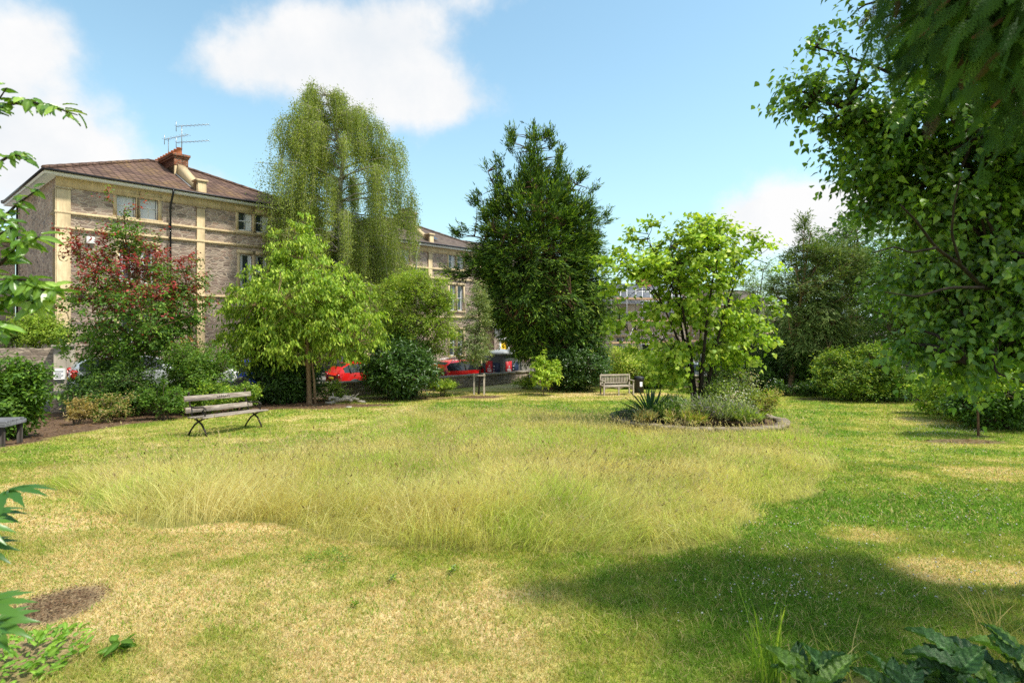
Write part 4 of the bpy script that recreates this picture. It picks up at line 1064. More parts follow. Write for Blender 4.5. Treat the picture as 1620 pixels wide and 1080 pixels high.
# local: x along the bench, -y is the front
hl = bl / 2
for sx in (-1, 1):
    x = sx * (hl - .12); g = Geo()
    g.tube([(x, -.30, 0), (x, -.26, .10), (x, -.14, .27), (x, .0, .36), (x, .14, .42)], [.024, .02, .022, .022, .02], 7)          # crossing legs
    g.tube([(x, .24, 0), (x, .19, .10), (x, .07, .26), (x, -.06, .35), (x, -.22, .42)], [.024, .02, .022, .022, .02], 7)
    g.tube([(x, -.30, .425), (x, .2, .405)], .02, 7)
    g.tube([(x, .12, .40), (x, .19, .50), (x, .25, .68), (x, .30, .90), (x, .31, .95)], [.022, .02, .02, .018, .022], 7)
    g.lathe([(0, -.03), (.03, -.01), (.02, .02), (0, .035)], (x, .31, .97), 8)
    g.build('bench_end', IRON, ob, True)
    g = Geo(); g.tube([(x, .24, .66), (x, .12, .635), (x, -.02, .65), (x, -.14, .665), (x, -.23, .62), (x, -.24, .55), (x, -.19, .51), (x, -.13, .53), (x, -.13, .58), (x, -.17, .60)], .019, 7)
    g.tube([(x, -.22, .55), (x, -.21, .48), (x, -.24, .42)], .017, 6); g.build('arm', IRON, ob, True)
for k, (y, z) in enumerate(((-.285, .445), (-.165, .437), (-.045, .432), (.075, .43))):
    Geo().bbox((-hl - .05, y - .052, z - .018), (hl + .05, y + .052, z + .018), .007).build('seat_plank', OLDWOOD, ob)
lean_ = math.atan2(.06, .25)
for z, y in ((.585, .205), (.845, .268)):
    g = Geo().bbox((-hl - .04, -.02, -.062), (hl + .04, .018, .062), .008); M = np.eye(4); M[:3, :3] = Matrix.Rotation(-lean_, 3, 'X'); M[:3, 3] = (0, y, z); g.xf(M)
    pk = g.build('back_plank', OLDWOOD, ob)
    if z > .7:
        g = Geo(); r_ = np.random.default_rng(8); u = -.10
        for k in range(7):      # dark hand painted marks in the middle of the rail, too worn to read
            hgt = .05 + .02 * r_.random(); wdt = .035 + .02 * r_.random()
            g.box((u, -.0225, -hgt/2), (u + .013, -.0205, hgt/2)).box((u + .0135, -.0225, -hgt/2 + .012 * (k % 3)), (u + wdt, -.0205, -hgt/2 + .012 * (k % 3) + .013)); u += wdt + .014
        g.xf(M); g.build('lettering', INK, pk)

tb_p = foot(976, 25.2)
tbn = thing('garden_bench', 'slatted teak bench with arms in front of the far stone wall', 'bench', tb_p, .16)
hw_ = .74
Geo().bbox((-hw_, -.26, .40), (hw_, -.20, .45), .01).build('seat_rail', TEAK, tbn)
for k in range(5): Geo().bbox((-hw_ + .0, -.19 + k * .09, .425), (hw_, -.115 + k * .09, .447), .006).build('seat_slat', TEAK, tbn)
for s in (-1, 1):
    x = s * (hw_ - .03)
    Geo().bbox((x - .032, -.27, 0), (x + .032, -.205, .66), .006).build('leg', TEAK, tbn)
    Geo().bbox((x - .032, .24, 0), (x + .032, .30, .93), .006).build('leg', TEAK, tbn)
    Geo().bbox((x - .045, -.31, .661), (x + .045, .25, .695), .012).build('arm', TEAK, tbn)
Geo().bbox((-.03, -.265, 0), (.03, -.21, .40), .006).build('leg', TEAK, tbn)
Geo().bbox((-hw_ + .04, .245, .86), (hw_ - .04, .29, .94), .01).bbox((-hw_ + .04, .25, .50), (hw_ - .04, .285, .55), .01).build('back_rail', TEAK, tbn)
for k in range(17):
    x = -hw_ + .12 + k * (2 * hw_ - .24) / 16
    Geo().bbox((x - .022, .258, .552), (x + .022, .278, .858), .004).build('back_slat', TEAK, tbn)
for s in (-1, 1):       # curved brackets under the seat rail
    for x0, x1 in ((s * .71 - s * .035, s * .36), (s * .04, s * .36)):
        xx = np.linspace(x0, x1, 8); u = np.linspace(0, 1, 8); V = []
        for x, q in zip(xx, u): V += [(x, -.245, .40), (x, -.245, .40 - .13 * (1 - q) ** 2.2 - .015), (x, -.22, .40 - .13 * (1 - q) ** 2.2 - .015), (x, -.22, .40)]
        Geo().add(V, [(i*4+j, i*4+(j+1)%4, i*4+4+(j+1)%4, i*4+4+j) for i in range(7) for j in range(4)]).build('bracket', TEAK, tbn)

bn = foot(1011, 26.2); lb_ = thing('litter_bin', 'black litter bin with a white sticker right of the teak bench', 'litter bin', bn, .2); lb_.scale = (.85, .85, .78)
BIN = mat_plain('bin_black', (.014, .014, .016), .5)
g = Geo().lathe([(.24, 0), (.27, .04), (.27, .80), (.29, .82), (.29, .88)], sides=20); g.build('drum', BIN, lb_, True)
Geo().lathe([(.29, .881), (.30, .93), (.26, 1.0), (.10, 1.05), (.0, 1.055)], sides=20).build('lid', BIN, lb_, True)
Geo().bbox((-.08, -.285, .42), (.08, -.262, .72), .01).build('sticker', WHITE, lb_)

# grey slatted bench cut off by the left edge
gb = foot(8, 11.0); gbt = thing('slatted_bench', 'dark grey slatted bench end jutting in beside the clipped shrub', 'bench', gb, .15)
GREYW = mat_wood('grey_stained_slat', (.20, .20, .21), (.09, .09, .10), (2, 20, 20))
for k in range(5): Geo().bbox((-1.5, -.30 + k * .11, .50), (.20, -.21 + k * .11, .535), .008).build('seat_slat', GREYW, gbt)
Geo().bbox((-1.5, -.32, .42), (.21, -.28, .50), .008).bbox((.17, -.28, .42), (.21, .28, .50), .008).build('apron', GREYW, gbt)
for x in (.12, -1.4):
    for y in (-.25, .22): Geo().bbox((x - .04, y - .035, 0), (x + .04, y + .035, .42), .006).build('leg', IRON, gbt)
for k in range(0): Geo().bbox((-1.5, .24, .56 + k * .10), (.18, .27, .63 + k * .10), .008).build('back_slat', GREYW, gbt)

# ------------------------------------------------------------------ raised round bed
bw = thing('round_bed_wall', 'low curved stone edging of the raised round flower bed', 'bed edging', (BEDC[0], BEDC[1], gz(BEDC[0], BEDC[1])))
ztop = lambda x, y: gz(BEDC[0], BEDC[1]) + (gz(x, y) - gz(BEDC[0], BEDC[1])) * .8 + .24
n = 72; g = Geo(); V = []; r_ = np.random.default_rng(3)
for k in range(n):
    a = 2 * math.pi * k / n
    for rr, up in ((BEDR - .14, -1), (BEDR - .14, 0), (BEDR + .02, 0), (BEDR + .06, -1)):
        x, y = BEDC[0] + rr * math.cos(a), BEDC[1] + rr * math.sin(a); V.append((x, y, ztop(x, y) - .07 if up == 0 else gz(x, y) - .3))
g.add(V, [(k*4+j, k*4+(j+1)%4, ((k+1)%n)*4+(j+1)%4, ((k+1)%n)*4+j) for k in range(n) for j in range(4)]); g.build('wall', STONE_WALL, bw, False, bw.location)
g = Geo(); ns = 44
for k in range(ns):
    a0 = 2 * math.pi * (k + .03) / ns; a1 = 2 * math.pi * (k + .97) / ns; V = []; dz = (r_.random() - .5) * .03; dr = (r_.random() - .5) * .04
    for a in (a0, (a0 + a1) / 2, a1):
        for rr, up in ((BEDR - .20, -.075), (BEDR - .20, 0), (BEDR + .09 + dr, 0), (BEDR + .09 + dr, -.075)):
            x, y = BEDC[0] + rr * math.cos(a), BEDC[1] + rr * math.sin(a); V.append((x, y, ztop(x, y) + up + dz))
    g.add(V, [(i*4+j, i*4+(j+1)%4, i*4+4+(j+1)%4, i*4+4+j) for i in range(2) for j in range(4)] + [(0,3,2,1), (8,9,10,11)])
g.build('coping', mat_ashlar('bed_coping', (.40, .33, .24), (.20, .16, .12)), bw, False, bw.location)
a = np.linspace(0, 2 * math.pi, 49)[:-1]; rad = np.linspace(.05, BEDR - .12, 14); RR, AA = np.meshgrid(rad, a, indexing='ij')
bx_, by_ = BEDC[0] + RR.ravel() * np.cos(AA.ravel()), BEDC[1] + RR.ravel() * np.sin(AA.ravel())
zc = gz(BEDC[0], BEDC[1]); bz_ = zc + (ground_z(bx_, by_) - zc) * .8 + .17 + .14 * (1 - RR.ravel() / BEDR) + (fbm(bx_ * 4, by_ * 4, seed=6) - .5) * .06
i = (np.arange(13)[:, None] * 48 + np.arange(48)[None]); j = (np.arange(13)[:, None] * 48 + (np.arange(48)[None] + 1) % 48)
g = Geo().add(np.stack([bx_, by_, bz_], 1), np.stack([i, j, j + 48, i + 48], -1).reshape(-1, 4), C_SOIL)
tag(g.build('soil', mg), kind='structure')
def bedz(x, y): return zc + (gz(x, y) - zc) * .8 + .2
def bed(px, Z): X = (px - 810) / 850.0 * Z; return np.array([X, Z, bedz(X, Z)])

# ------------------------------------------------------------------ palettes
DARKG = [(.030, .065, .012, 3), (.045, .095, .016, 3), (.075, .14, .022, 1.4)]
MIDG = [(.055, .115, .014, 3), (.085, .165, .018, 3), (.14, .23, .028, 1.3)]
BRIGHT = [(.12, .20, .020, 3), (.21, .30, .028, 3), (.33, .40, .055, 2)]
LIME = [(.16, .26, .022, 3), (.27, .37, .034, 3), (.40, .46, .07, 1.8)]
YELL = [(.20, .26, .028, 3), (.28, .33, .045, 2), (.12, .19, .02, 2)]
BIRCHG = [(.14, .19, .032, 3), (.21, .26, .045, 3), (.30, .33, .08, 2)]
SAGE = [(.13, .18, .06, 3), (.20, .25, .10, 2), (.32, .34, .18, 1)]
OLIVE = [(.070, .085, .022, 3), (.105, .115, .032, 3), (.16, .155, .05, 1)]
RED_T = [(.24, .022, .030, 3), (.34, .05, .045, 2), (.13, .045, .025, 3)]
YEW = [(.022, .048, .009, 3), (.038, .078, .012, 3), (.075, .125, .016, 1.6)]
YEW_TIP = [(.13, .21, .02, 4), (.16, .19, .022, 1.2), (.07, .13, .015, 2)]
DRYB = [(.30, .22, .08, 3), (.22, .19, .06, 2), (.40, .31, .14, 2)]

# ------------------------------------------------------------------ trees
def el(px, py, Z, rpx, rpy, rz=None):
    """an ellipsoid centred where (px,py) is seen at distance Z, radii given in picture units"""
    k = Z / 850.0; return (at(px, py, Z), (rpx * k, (rz or rpx) * k, rpy * k))

# red tipped ironwood
b = foot(229, 18.0); Z = 18.0
E = [el(225, 500, Z, 95, 60), el(215, 445, Z, 78, 55), el(205, 400, Z, 50, 45), el(270, 470, Z, 55, 60), el(160, 480, Z, 55, 45), el(255, 540, Z, 70, 45), el(175, 545, Z, 60, 35), el(120, 390, Z, 14, 30, 20), el(185, 350, Z, 8, 26, 12), el(205, 345, Z, 7, 24, 12), el(290, 430, Z, 18, 30), el(320, 450, Z, 12, 26), el(145, 420, Z, 16, 30), el(172, 318, Z, 6, 22), el(100, 368, Z, 7, 16, 7), el(225, 345, Z, 6, 24), el(340, 430, Z, 6, 14)]
make_tree('ironwood_tree', 'green tree with red leafy shoot tips in front of the villa', 'tree', b, E, 370, 4, 10, .40, .10, .07, [(.05, .11, .014, 3), (.085, .17, .02, 3), (.15, .23, .028, 1.8)], seed=4, trunk_h=1.2, trunk_r=.085, bark=BARK_RED, n_limbs=14,
          tip_pal=RED_T, tip_z=(at(0, 550, Z)[2], at(0, 375, Z)[2], .62), up_bias=.5, gap=.33, kind='oval', out_bias=.8)
# drooping light green tree with tan trunk
b = foot(490, 21.0); Z = 21.0
E = [el(478, 455, Z, 85, 60), el(470, 400, Z, 42, 50), el(440, 480, Z, 75, 55), el(540, 490, Z, 62, 50), el(480, 530, Z, 100, 40), el(400, 540, Z, 50, 40), el(560, 530, Z, 45, 35), el(380, 485, Z, 25, 30), el(478, 365, Z, 16, 25), el(365, 560, Z, 22, 18)]
make_tree('drooping_tree', 'bright green tree with hanging leaves and forked tan trunk behind the old bench', 'tree', b, E, 420, 5, 10, .42, .15, .072, BRIGHT, seed=6, trunk_h=1.7, trunk_r=.11, bark=BARK_TAN, droop=1.0, n_limbs=16, gap=.31, kind='oval', shell=.42)
g = Geo(); sp_ = foot(499, 20.95)
g.tube([sp_ - [0, 0, .2], sp_ + [-.05, .02, .8], sp_ + [-.16, .03, 1.9]], [.06, .05, .03], 7); so_ = g.build('tree_stake', BARK_TAN, None, True, sp_); so_.location = sp_; tag(so_, 'leaning tan wooden prop against the trunk of the bright green tree', 'stake')

# weeping birch
def birch():
    Z = 35.0; r = np.random.default_rng(9); b = np.array([(535 - 810) / 850 * Z, Z, gz((535 - 810) / 850 * Z, Z)])
    root = thing('weeping_birch', 'tall weeping birch with hanging strands between the two villas', 'tree', b)
    g = Geo(); lf = Geo()
    top = at(512, 138, Z)
    tr_ = np.array([b - [0, 0, .3], at(538, 480, Z), at(540, 400, Z), at(536, 320, Z), at(543, 250, Z), at(528, 195, Z), top]); tt = np.linspace(0, 6, 25)
    tr_ = np.stack([np.interp(tt, range(7), tr_[:, k]) for k in range(3)], 1); g.tube(tr_, np.linspace(.28, .03, 25), 9)
    P_all = []; D_all = []; SP = []
    for i in range(165):
        k = 4 + r.integers(0, 20); a = r.random() * 6.283; st = tr_[k]
        hfrac = max(0, (k - 6) / 18)
        reach = (4.9 * min(1.0, (1 - hfrac) * 1.7) ** .7 + .6) * (.40 + .65 * r.random()) * (1.18 if math.cos(a) < 0 else .98) * (.72 if hfrac < .3 and math.cos(a) < 0 else 1)
        o = np.array([math.cos(a), math.sin(a) * .85, 0])
        rise = (.5 + .9 * r.random()) * (1.0 if hfrac < .8 else .5)
        u = np.linspace(0, 1, 10)[:, None]
        p = st + o * reach * u + np.array([0, 0, 1]) * (rise * 1.5 * u - rise * 1.25 * u ** 2.2)
        p += r.normal(size=(10, 3)) * .06
        g.tube(p, np.linspace(max(.03, .09 * (1 - hfrac)), .008, 10), 5)
        for q in range(30):
            m = r.random() ** .6 * 9; i0 = int(min(8, m)); s0 = p[i0] + (p[i0 + 1] - p[i0]) * (m - i0)
            if i0 < 3: continue
            SP.append((s0 + r.normal(size=3) * .12, (.9 + 2.7 * r.random() ** 1.6) * (1.35 if hfrac < .55 else .72), o))
    for k in range(6, 25):
        for q in range(5): SP.append((tr_[k] + r.normal(size=3) * [.3, .3, .15], .5 + r.random(), r.normal(size=3) * .5))
    clump = fbm(np.array([s[0][0] for s in SP]) * .9, np.array([s[0][2] for s in SP]) * .5, seed=3)
    for (s0, L, o), cl in zip(SP, clump):
        if s0[2] - L < b[2] + 1.2: L = max(.4, s0[2] - b[2] - 1.2)
        if cl < .325: continue
        n = int(L * 52); u = np.sort(r.random(n)); w_ = r.normal(size=3) * .12
        line = s0 + np.outer(u * L, [0, 0, -1]) + np.outer(np.sqrt(u) * .28, o) + np.outer(np.sin(u * 4) * .10, [w_[0] * 4, w_[1] * 4, 0])
        P_all.append(line + r.normal(size=(n, 3)) * .13)
        D_all.append(r.normal(size=(n, 3)) * .7 + [0, 0, -.9])
        g.tube(np.array([s0, s0 + np.array([0, 0, -L * .5]) + o * .2, s0 + np.array([0, 0, -L]) + o * .28]), [.008, .005, .003], 3, cap=False)
    P_ = np.concatenate(P_all); D_ = np.concatenate(D_all); n = len(P_)
    C_ = pick(BIRCHG, n, r, .25)
    put_leaves(lf, P_, D_, r.normal(size=(n, 3)), .10 * (.6 + .7 * r.random(n)), .072 * (.6 + .7 * r.random(n)), C_, 'simple')
    g.build('trunk', BARK_BIRCH, root, True, b); lf.build('crown', LEAF, root, False, b)
birch()
# lighter round tree over the laurel
b = foot(655, 24.3); Z = 24.3
E = [el(655, 480, Z, 55, 50), el(620, 520, Z, 40, 40), el(690, 515, Z, 38, 45), el(650, 445, Z, 32, 28), el(640, 550, Z, 50, 35), el(700, 470, Z, 22, 30), el(600, 470, Z, 14, 25)]
make_tree('bushy_tree', 'yellow green bushy tree rising above the dark laurel bush', 'tree', b, E, 480, 5, 9, .40, .11, .055, YELL + [(.15, .24, .02, 3)], seed=7, trunk_h=1.0, trunk_r=.06, stems=4, spread=.4, n_limbs=10, up_bias=.3, gap=.33)
# sage sapling with two stakes
b = foot(757, 25.3); Z = 25.3
E = [el(755, 500, Z, 24, 42), el(748, 545, Z, 30, 32), el(752, 552, Z, 24, 22), el(758, 465, Z, 14, 20), el(766, 515, Z, 12, 26), el(730, 560, Z, 16, 16)]
make_tree('sage_leaved_sapling', 'grey green sapling with thin trunk between two timber stakes', 'tree', b, E, 190, 4, 9, .3, .09, .04, SAGE, seed=8, trunk_h=1.5, trunk_r=.045, bark=BARK_DARK, n_limbs=10, gap=.34)
stk = None
for px, lbl in ((750, 'pale timber stake left of the grey green sapling'), (766, 'pale timber stake right of the grey green sapling')):
    sp_ = foot(px, 25.1); o = Geo().bbox((-.04, -.04, -.3), (.04, .04, 1.0), .01).build('tree_stake', TEAK); o.location = sp_; tag(o, lbl, 'stake', 'sapling stakes')
sp_ = (foot(750, 25.1) + foot(766, 25.1)) / 2; o = Geo().bbox((-.30, -.06, .88), (.30, -.042, .94), .006).build('tie_board', TEAK); o.location = sp_; tag(o, 'short timber board tying the two sapling stakes together', 'tie board')
# yew
b = foot(880, 28.6); Z = 28.6
E = [el(842, 228, Z, 9, 22, 20), el(812, 228, Z, 6, 24, 10), el(868, 232, Z, 7, 26, 10), el(840, 285, Z, 26, 45), el(800, 305, Z, 20, 32), el(882, 305, Z, 24, 40), el(845, 350, Z, 58, 60), el(908, 365, Z, 36, 55), el(785, 360, Z, 28, 40), el(755, 318, Z, 7, 18), el(850, 420, Z, 82, 60), el(915, 430, Z, 40, 60), el(775, 415, Z, 34, 35), el(860, 480, Z, 85, 50), el(800, 475, Z, 45, 40), el(938, 485, Z, 26, 45), el(735, 372, Z, 20, 7), el(728, 432, Z, 22, 9), el(936, 310, Z, 6, 22), el(918, 285, Z, 5, 20), el(812, 510, Z, 26, 28), el(900, 540, Z, 55, 45), el(850, 535, Z, 50, 34), el(912, 575, Z, 40, 28), el(772, 285, Z, 6, 22), el(790, 262, Z, 6, 18), el(885, 262, Z, 6, 20), el(953, 345, Z, 6, 20)]
make_tree('yew_tree', 'tall dark evergreen yew with spiky top behind the lawn', 'tree', b, E, 1350, 6, 12, .62, .20, .05, [(.024, .052, .010, 3), (.040, .082, .013, 3), (.07, .12, .017, 1.6)], kind='needle', seed=10, trunk_h=1.5, trunk_r=.38, bark=BARK_RED, n_limbs=26, droop=.18, up_bias=.6, out_bias=1.1, gap=.29, gscale=1.1,
          tip_pal=[(c[0]*1.15, c[1]*1.15, c[2]*1.15, c[3]) for c in YEW_TIP], leaf_mat=NEEDLE, wildness=.55, clumpvar=.40, shell=.36, limb_r=.28)
# small bright sapling
b = foot(860, 25.0); Z = 25.0
make_tree('bright_sapling', 'small lime green sapling in front of the yew', 'tree', b, [el(862, 590, Z, 22, 18), el(852, 575, Z, 12, 14), el(875, 582, Z, 12, 10), el(858, 560, Z, 6, 8)], 70, 4, 8, .22, .12, .07, LIME, seed=11, trunk_h=.4, trunk_r=.022, n_limbs=6, kind='oval')
# multi stemmed tree in the round bed
b = bed(1105, 14.4); Z = 14.4
E = [el(1095, 420, Z, 95, 45), el(1010, 430, Z, 60, 50), el(1180, 420, Z, 55, 45), el(1110, 375, Z, 65, 28), el(1000, 380, Z, 28, 28), el(965, 400, Z, 22, 26), el(1020, 500, Z, 60, 35), el(1180, 500, Z, 62, 45), el(1050, 555, Z, 55, 28), el(1150, 550, Z, 55, 30), el(1100, 480, Z, 70, 40), el(1215, 400, Z, 18, 30), el(1030, 355, Z, 20, 14), el(1075, 590, Z, 40, 18), el(1215, 520, Z, 20, 20)]
mt_ = make_tree('multi_stemmed_tree', 'bright green multi stemmed tree growing from the raised round bed', 'tree', b, E, 270, 4, 7, .36, .11, .11, LIME + BRIGHT, kind='heart', seed=12, trunk_h=.9, trunk_r=.058, stems=8, spread=.62, bark=BARK_DARK, n_limbs=22, gap=.43, gscale=.70, droop=.35, shell=.45, flat=.35)
o = Geo().bbox((-.07, -.008, -.10), (.07, .008, .10), .004).build('tree_tag', WHITE); o.location = at(1112, 566, 14.05); tag(o, 'small white tag hung on the multi stemmed tree', 'tag')
# grey olive conifer and the big trees behind it
b = foot(1250, 26.0); Z = 26.0
E = [el(1275, 365, Z, 10, 22), el(1275, 410, Z, 35, 32), el(1280, 460, Z, 55, 40), el(1275, 510, Z, 55, 40), el(1265, 550, Z, 45, 22), el(1320, 430, Z, 45, 50), el(1330, 500, Z, 45, 50)]
make_tree('olive_conifer', 'olive grey conifer with bare pale inner branches right of the round bed', 'tree', b, E, 460, 5, 12, .55, .15, .045, [(.07, .115, .028, 3), (.11, .155, .036, 3), (.17, .20, .06, 1.4)], kind='needle', seed=13, trunk_h=1.6, trunk_r=.17, bark=BARK_TAN, n_limbs=26, leaf_mat=NEEDLE, droop=.4, gap=.37, flat=.3, shell=.42)
b = foot(1345, 38.5); Z = 38.5
E = [el(1345, 400, Z, 70, 60), el(1340, 470, Z, 85, 60), el(1420, 440, Z, 80, 80), el(1310, 540, Z, 70, 50), el(1400, 540, Z, 80, 50), el(1330, 360, Z, 30, 25)]
make_tree('broad_tree', 'broad mid green tree behind the olive conifer', 'tree', b, E, 620, 5, 8, .7, .20, .13, MIDG, seed=14, trunk_h=1.5, trunk_r=.25, n_limbs=14, gap=.3)
b = foot(1190, 33.0); Z = 33.0
make_tree('broad_tree', 'hazy mid green street tree just right of the round bed', 'tree', b, [el(1190, 480, Z, 45, 45), el(1215, 440, Z, 30, 32), el(1165, 520, Z, 45, 35), el(1225, 520, Z, 35, 35)], 210, 5, 8, .5, .12, .08, MIDG + SAGE, seed=16, trunk_h=1.2, trunk_r=.14, n_limbs=10, gap=.33)
b = foot(1462, 23.6); Z = 23.6
make_tree('broad_tree', 'fresh green tree above the white van on the right', 'tree', b, [el(1450, 400, Z, 70, 55), el(1490, 460, Z, 75, 55), el(1420, 470, Z, 55, 50), el(1470, 360, Z, 55, 40), el(1540, 400, Z, 60, 70), el(1440, 530, Z, 50, 35)], 330, 5, 8, .55, .13, .09, MIDG + [(.16, .24, .025, 3)], seed=17, trunk_h=1.6, trunk_r=.16, n_limbs=12, gap=.30)
b = foot(1560, 22.5); Z = 22.5
E = [el(1540, 420, Z, 110, 90), el(1600, 500, Z, 110, 80), el(1500, 520, Z, 80, 60), el(1650, 400, Z, 100, 120)]
make_tree('broad_tree', 'large green tree at the far right behind the hanging branches', 'tree', b, E, 420, 5, 8, .6, .14, .10, MIDG + [(.14, .22, .02, 2)], seed=15, trunk_h=1.5, trunk_r=.25, n_limbs=14, gap=.28)

# ------------------------------------------------------------------ shrubs
shrub('clipped_shrub', 'clipped broad leaved shrub at the left edge beside the grey bench', 12, 12.0, 1.15, 1.80, MIDG, 21, leafL=.10, leafW=.06, dense=2.2, kind='oval', gap=.2, twig_len=.28)
shrub('border_shrub', 'dense dark green shrub right of the pier with the white notice', 152, 17.3, 1.5, 1.65, DARKG, 22, dense=1.5)
shrub('border_shrub', 'wide dark green shrub under the red tipped tree', 185, 16.6, 2.0, 1.75, DARKG + [(.10, .17, .02, 2)], 23, dense=1.5)
shrub('dried_shrub', 'dried straw coloured shrub at the front of the left border', 121, 14.6, .55, .72, DRYB, 24, leafL=.07, leafW=.03, up_bias=.8)
shrub('flowering_shrub', 'faded pale flowering shrub under the red tipped tree', 172, 15.2, 1.15, .72, DRYB + MIDG, 25, leafL=.07, leafW=.04, up_bias=.4)
shrub('flame_shrub', 'green shrub topped with orange red plumes left of the old bench', 303, 17.6, 1.9, 2.35, MIDG + [(.12, .17, .025, 2)], 26, tip_pal=[(.55, .13, .06, 3), (.48, .2, .1, 2)], tip_z=(EYE - .95, EYE - .62, .75), up_bias=.8, dense=1.5)
shrub('leafy_perennial', 'leafy green perennial behind the left end of the old bench', 262, 15.6, 1.0, 1.15, MIDG, 27, up_bias=.7)
shrub('leafy_perennial', 'mid green perennial seen through the slats of the old bench', 330, 16.6, 1.2, 1.05, BRIGHT + MIDG, 28, up_bias=.7)
shrub('leafy_perennial', 'low green perennial behind the right end of the old bench', 378, 18.0, 1.3, .85, BRIGHT + MIDG, 29, up_bias=.5)
shrub('laurel_bush', 'dark laurel bush behind the trunk of the bright green tree', 462, 21.8, 2.7, 1.75, DARKG, 30, leafL=.15, leafW=.06, dense=1.5, leaf_mat=LEAF_WAX, kind='oval')
shrub('laurel_bush', 'large dark laurel bush between the red hatchback and the red estate car', 628, 23.4, 3.5, 2.75, DARKG, 31, leafL=.17, leafW=.07, dense=2.0, leaf_mat=LEAF_WAX, kind='oval', gap=.22)
shrub('laurel_bush', 'dark laurel bush under the yew', 900, 27.6, 3.3, 2.6, DARKG, 32, leafL=.16, leafW=.07, dense=1.7, leaf_mat=LEAF_WAX, kind='oval')
shrub('weedy_shrub', 'loose light green growth in front of the red estate car', 700, 24.4, 1.3, .75, BRIGHT, 33, up_bias=.8)
shrub('weedy_shrub', 'low light green growth at the foot of the forked tan trunk', 528, 22.2, 1.0, .9, BRIGHT + SAGE, 34)
shrub('weedy_shrub', 'low green plants at the wall foot below the recycling cabin', 828, 28.6, 1.3, .55, BRIGHT, 35)
shrub('variegated_shrub', 'yellow and green variegated shrub behind the teak bench', 985, 29.6, 3.2, 2.3, LIME + [(.55, .50, .12, 3), (.10, .17, .02, 2)], 36, dense=1.6)
shrub('variegated_shrub', 'yellow green shrub behind the litter bin', 1045, 28.9, 2.8, 2.1, LIME + MIDG, 37, dense=1.4)
shrub('dark_hedge', 'deep green hedge in shade left of the conifer trunk', 1165, 27.0, 3.6, 2.7, DARKG, 38, cat='hedge', dense=1.5, leafL=.12)
shrub('dark_hedge', 'deep green hedge in shade behind the conifer trunk', 1240, 26.9, 3.2, 2.6, DARKG, 39, cat='hedge', dense=1.5, leafL=.12)
shrub('dark_hedge', 'shaded hedge right of the conifer trunk', 1300, 25.4, 2.4, 2.3, DARKG + MIDG, 40, cat='hedge', dense=1.4, leafL=.12)
shrub('spreading_shrub', 'spreading yellow green shrub on a dark stem right of the conifer', 1350, 22.3, 2.6, 2.15, YELL + MIDG, 41, lump=8, gap=.42, up_bias=.4, dense=1.2, leafL=.12, leafW=.06, trunk_r=.06, stems=3)
shrub('spreading_shrub', 'mid green shrub left of the white van', 1398, 22.0, 2.0, 1.5, MIDG, 42, dense=1.4)
shrub('white_rose', 'low white flowering rose left of the conifer trunk', 1236, 24.6, 1.0, .7, DARKG + MIDG, 43, tip_pal=[(.80, .78, .70, 3)], tip_z=(foot(1236, 24.6)[2] + .25, foot(1236, 24.6)[2] + .6, .35), up_bias=.5)
shrub('white_rose', 'white flowering rose right of the conifer trunk', 1276, 24.3, 1.0, .65, DARKG + MIDG, 44, tip_pal=[(.80, .78, .70, 3)], tip_z=(foot(1276, 24.3)[2] + .25, foot(1276, 24.3)[2] + .6, .35), up_bias=.5)
shrub('right_border_shrub', 'light green shrub behind the thin sapling on the right', 1525, 15.2, 2.0, 1.75, BRIGHT, 45, dense=1.7, kind='oval')
shrub('right_border_shrub', 'lime green shrub above the mulch at the right border', 1478, 17.2, 1.3, 1.3, LIME, 46, dense=1.2, kind='oval')
shrub('right_border_shrub', 'dark green shrub at the right edge of the picture', 1590, 13.6, 1.9, 1.5, DARKG + MIDG, 47, dense=1.8, kind='oval')
shrub('right_border_shrub', 'tall shrub filling the far right edge behind the dark one', 1625, 15.0, 2.4, 2.5, MIDG, 48, dense=1.7, kind='oval')
shrub('wall_top_shrub', 'bright green bush sprouting over the tall mossy wall', 62, 22.6, 2.1, 1.5, BRIGHT, 49, base=at(58, 552, 22.6), dense=1.6)
shrub('wall_top_shrub', 'grey green spray on top of the tall mossy wall', 18, 22.2, .9, .8, SAGE, 50, base=at(18, 556, 22.2))
b = foot(1548, 12.4); Z = 12.4
make_tree('thin_sapling', 'thin straight sapling on a bare dark stem at the right', 'tree', b, [el(1545, 590, Z, 40, 26), el(1510, 600, Z, 25, 16), el(1580, 580, Z, 30, 22), el(1550, 560, Z, 20, 20)], 110, 4, 7, .3, .085, .07, BRIGHT, seed=51, trunk_h=.7, trunk_r=.03, bark=BARK_RED, n_limbs=6, kind='heart')
# plants of the round bed
shrub('rose_bush', 'pale flowered bush on the right of the round bed', 1165, 14.1, 1.55, 1.25, SAGE + BRIGHT, 52, base=bed(1160, 14.1), tip_pal=[(.72, .62, .52, 2), (.55, .40, .36, 1), (.35, .38, .12, 2)], tip_z=(bed(1160, 14.1)[2] + .2, bed(1160, 14.1)[2] + .9, .4), leafL=.06, leafW=.035, dense=2)
shrub('pink_rose', 'small peach flowered rose at the left of the stems in the round bed', 1068, 14.6, .75, .6, MIDG, 53, base=bed(1068, 14.6), tip_pal=[(.75, .36, .25, 3), (.7, .5, .4, 2)], tip_z=(bed(1068, 14.6)[2] + .2, bed(1068, 14.6)[2] + .5, .5), leafL=.05, leafW=.035, dense=2)
shrub('lavender_clump', 'grey lavender clump along the front of the round bed', 1135, 12.95, 1.7, .5, SAGE + [(.22, .18, .26, 1)], 54, base=bed(1135, 12.95), depth=.7, leafL=.09, leafW=.018, up_bias=1.2, kind='needle', dense=2.2)
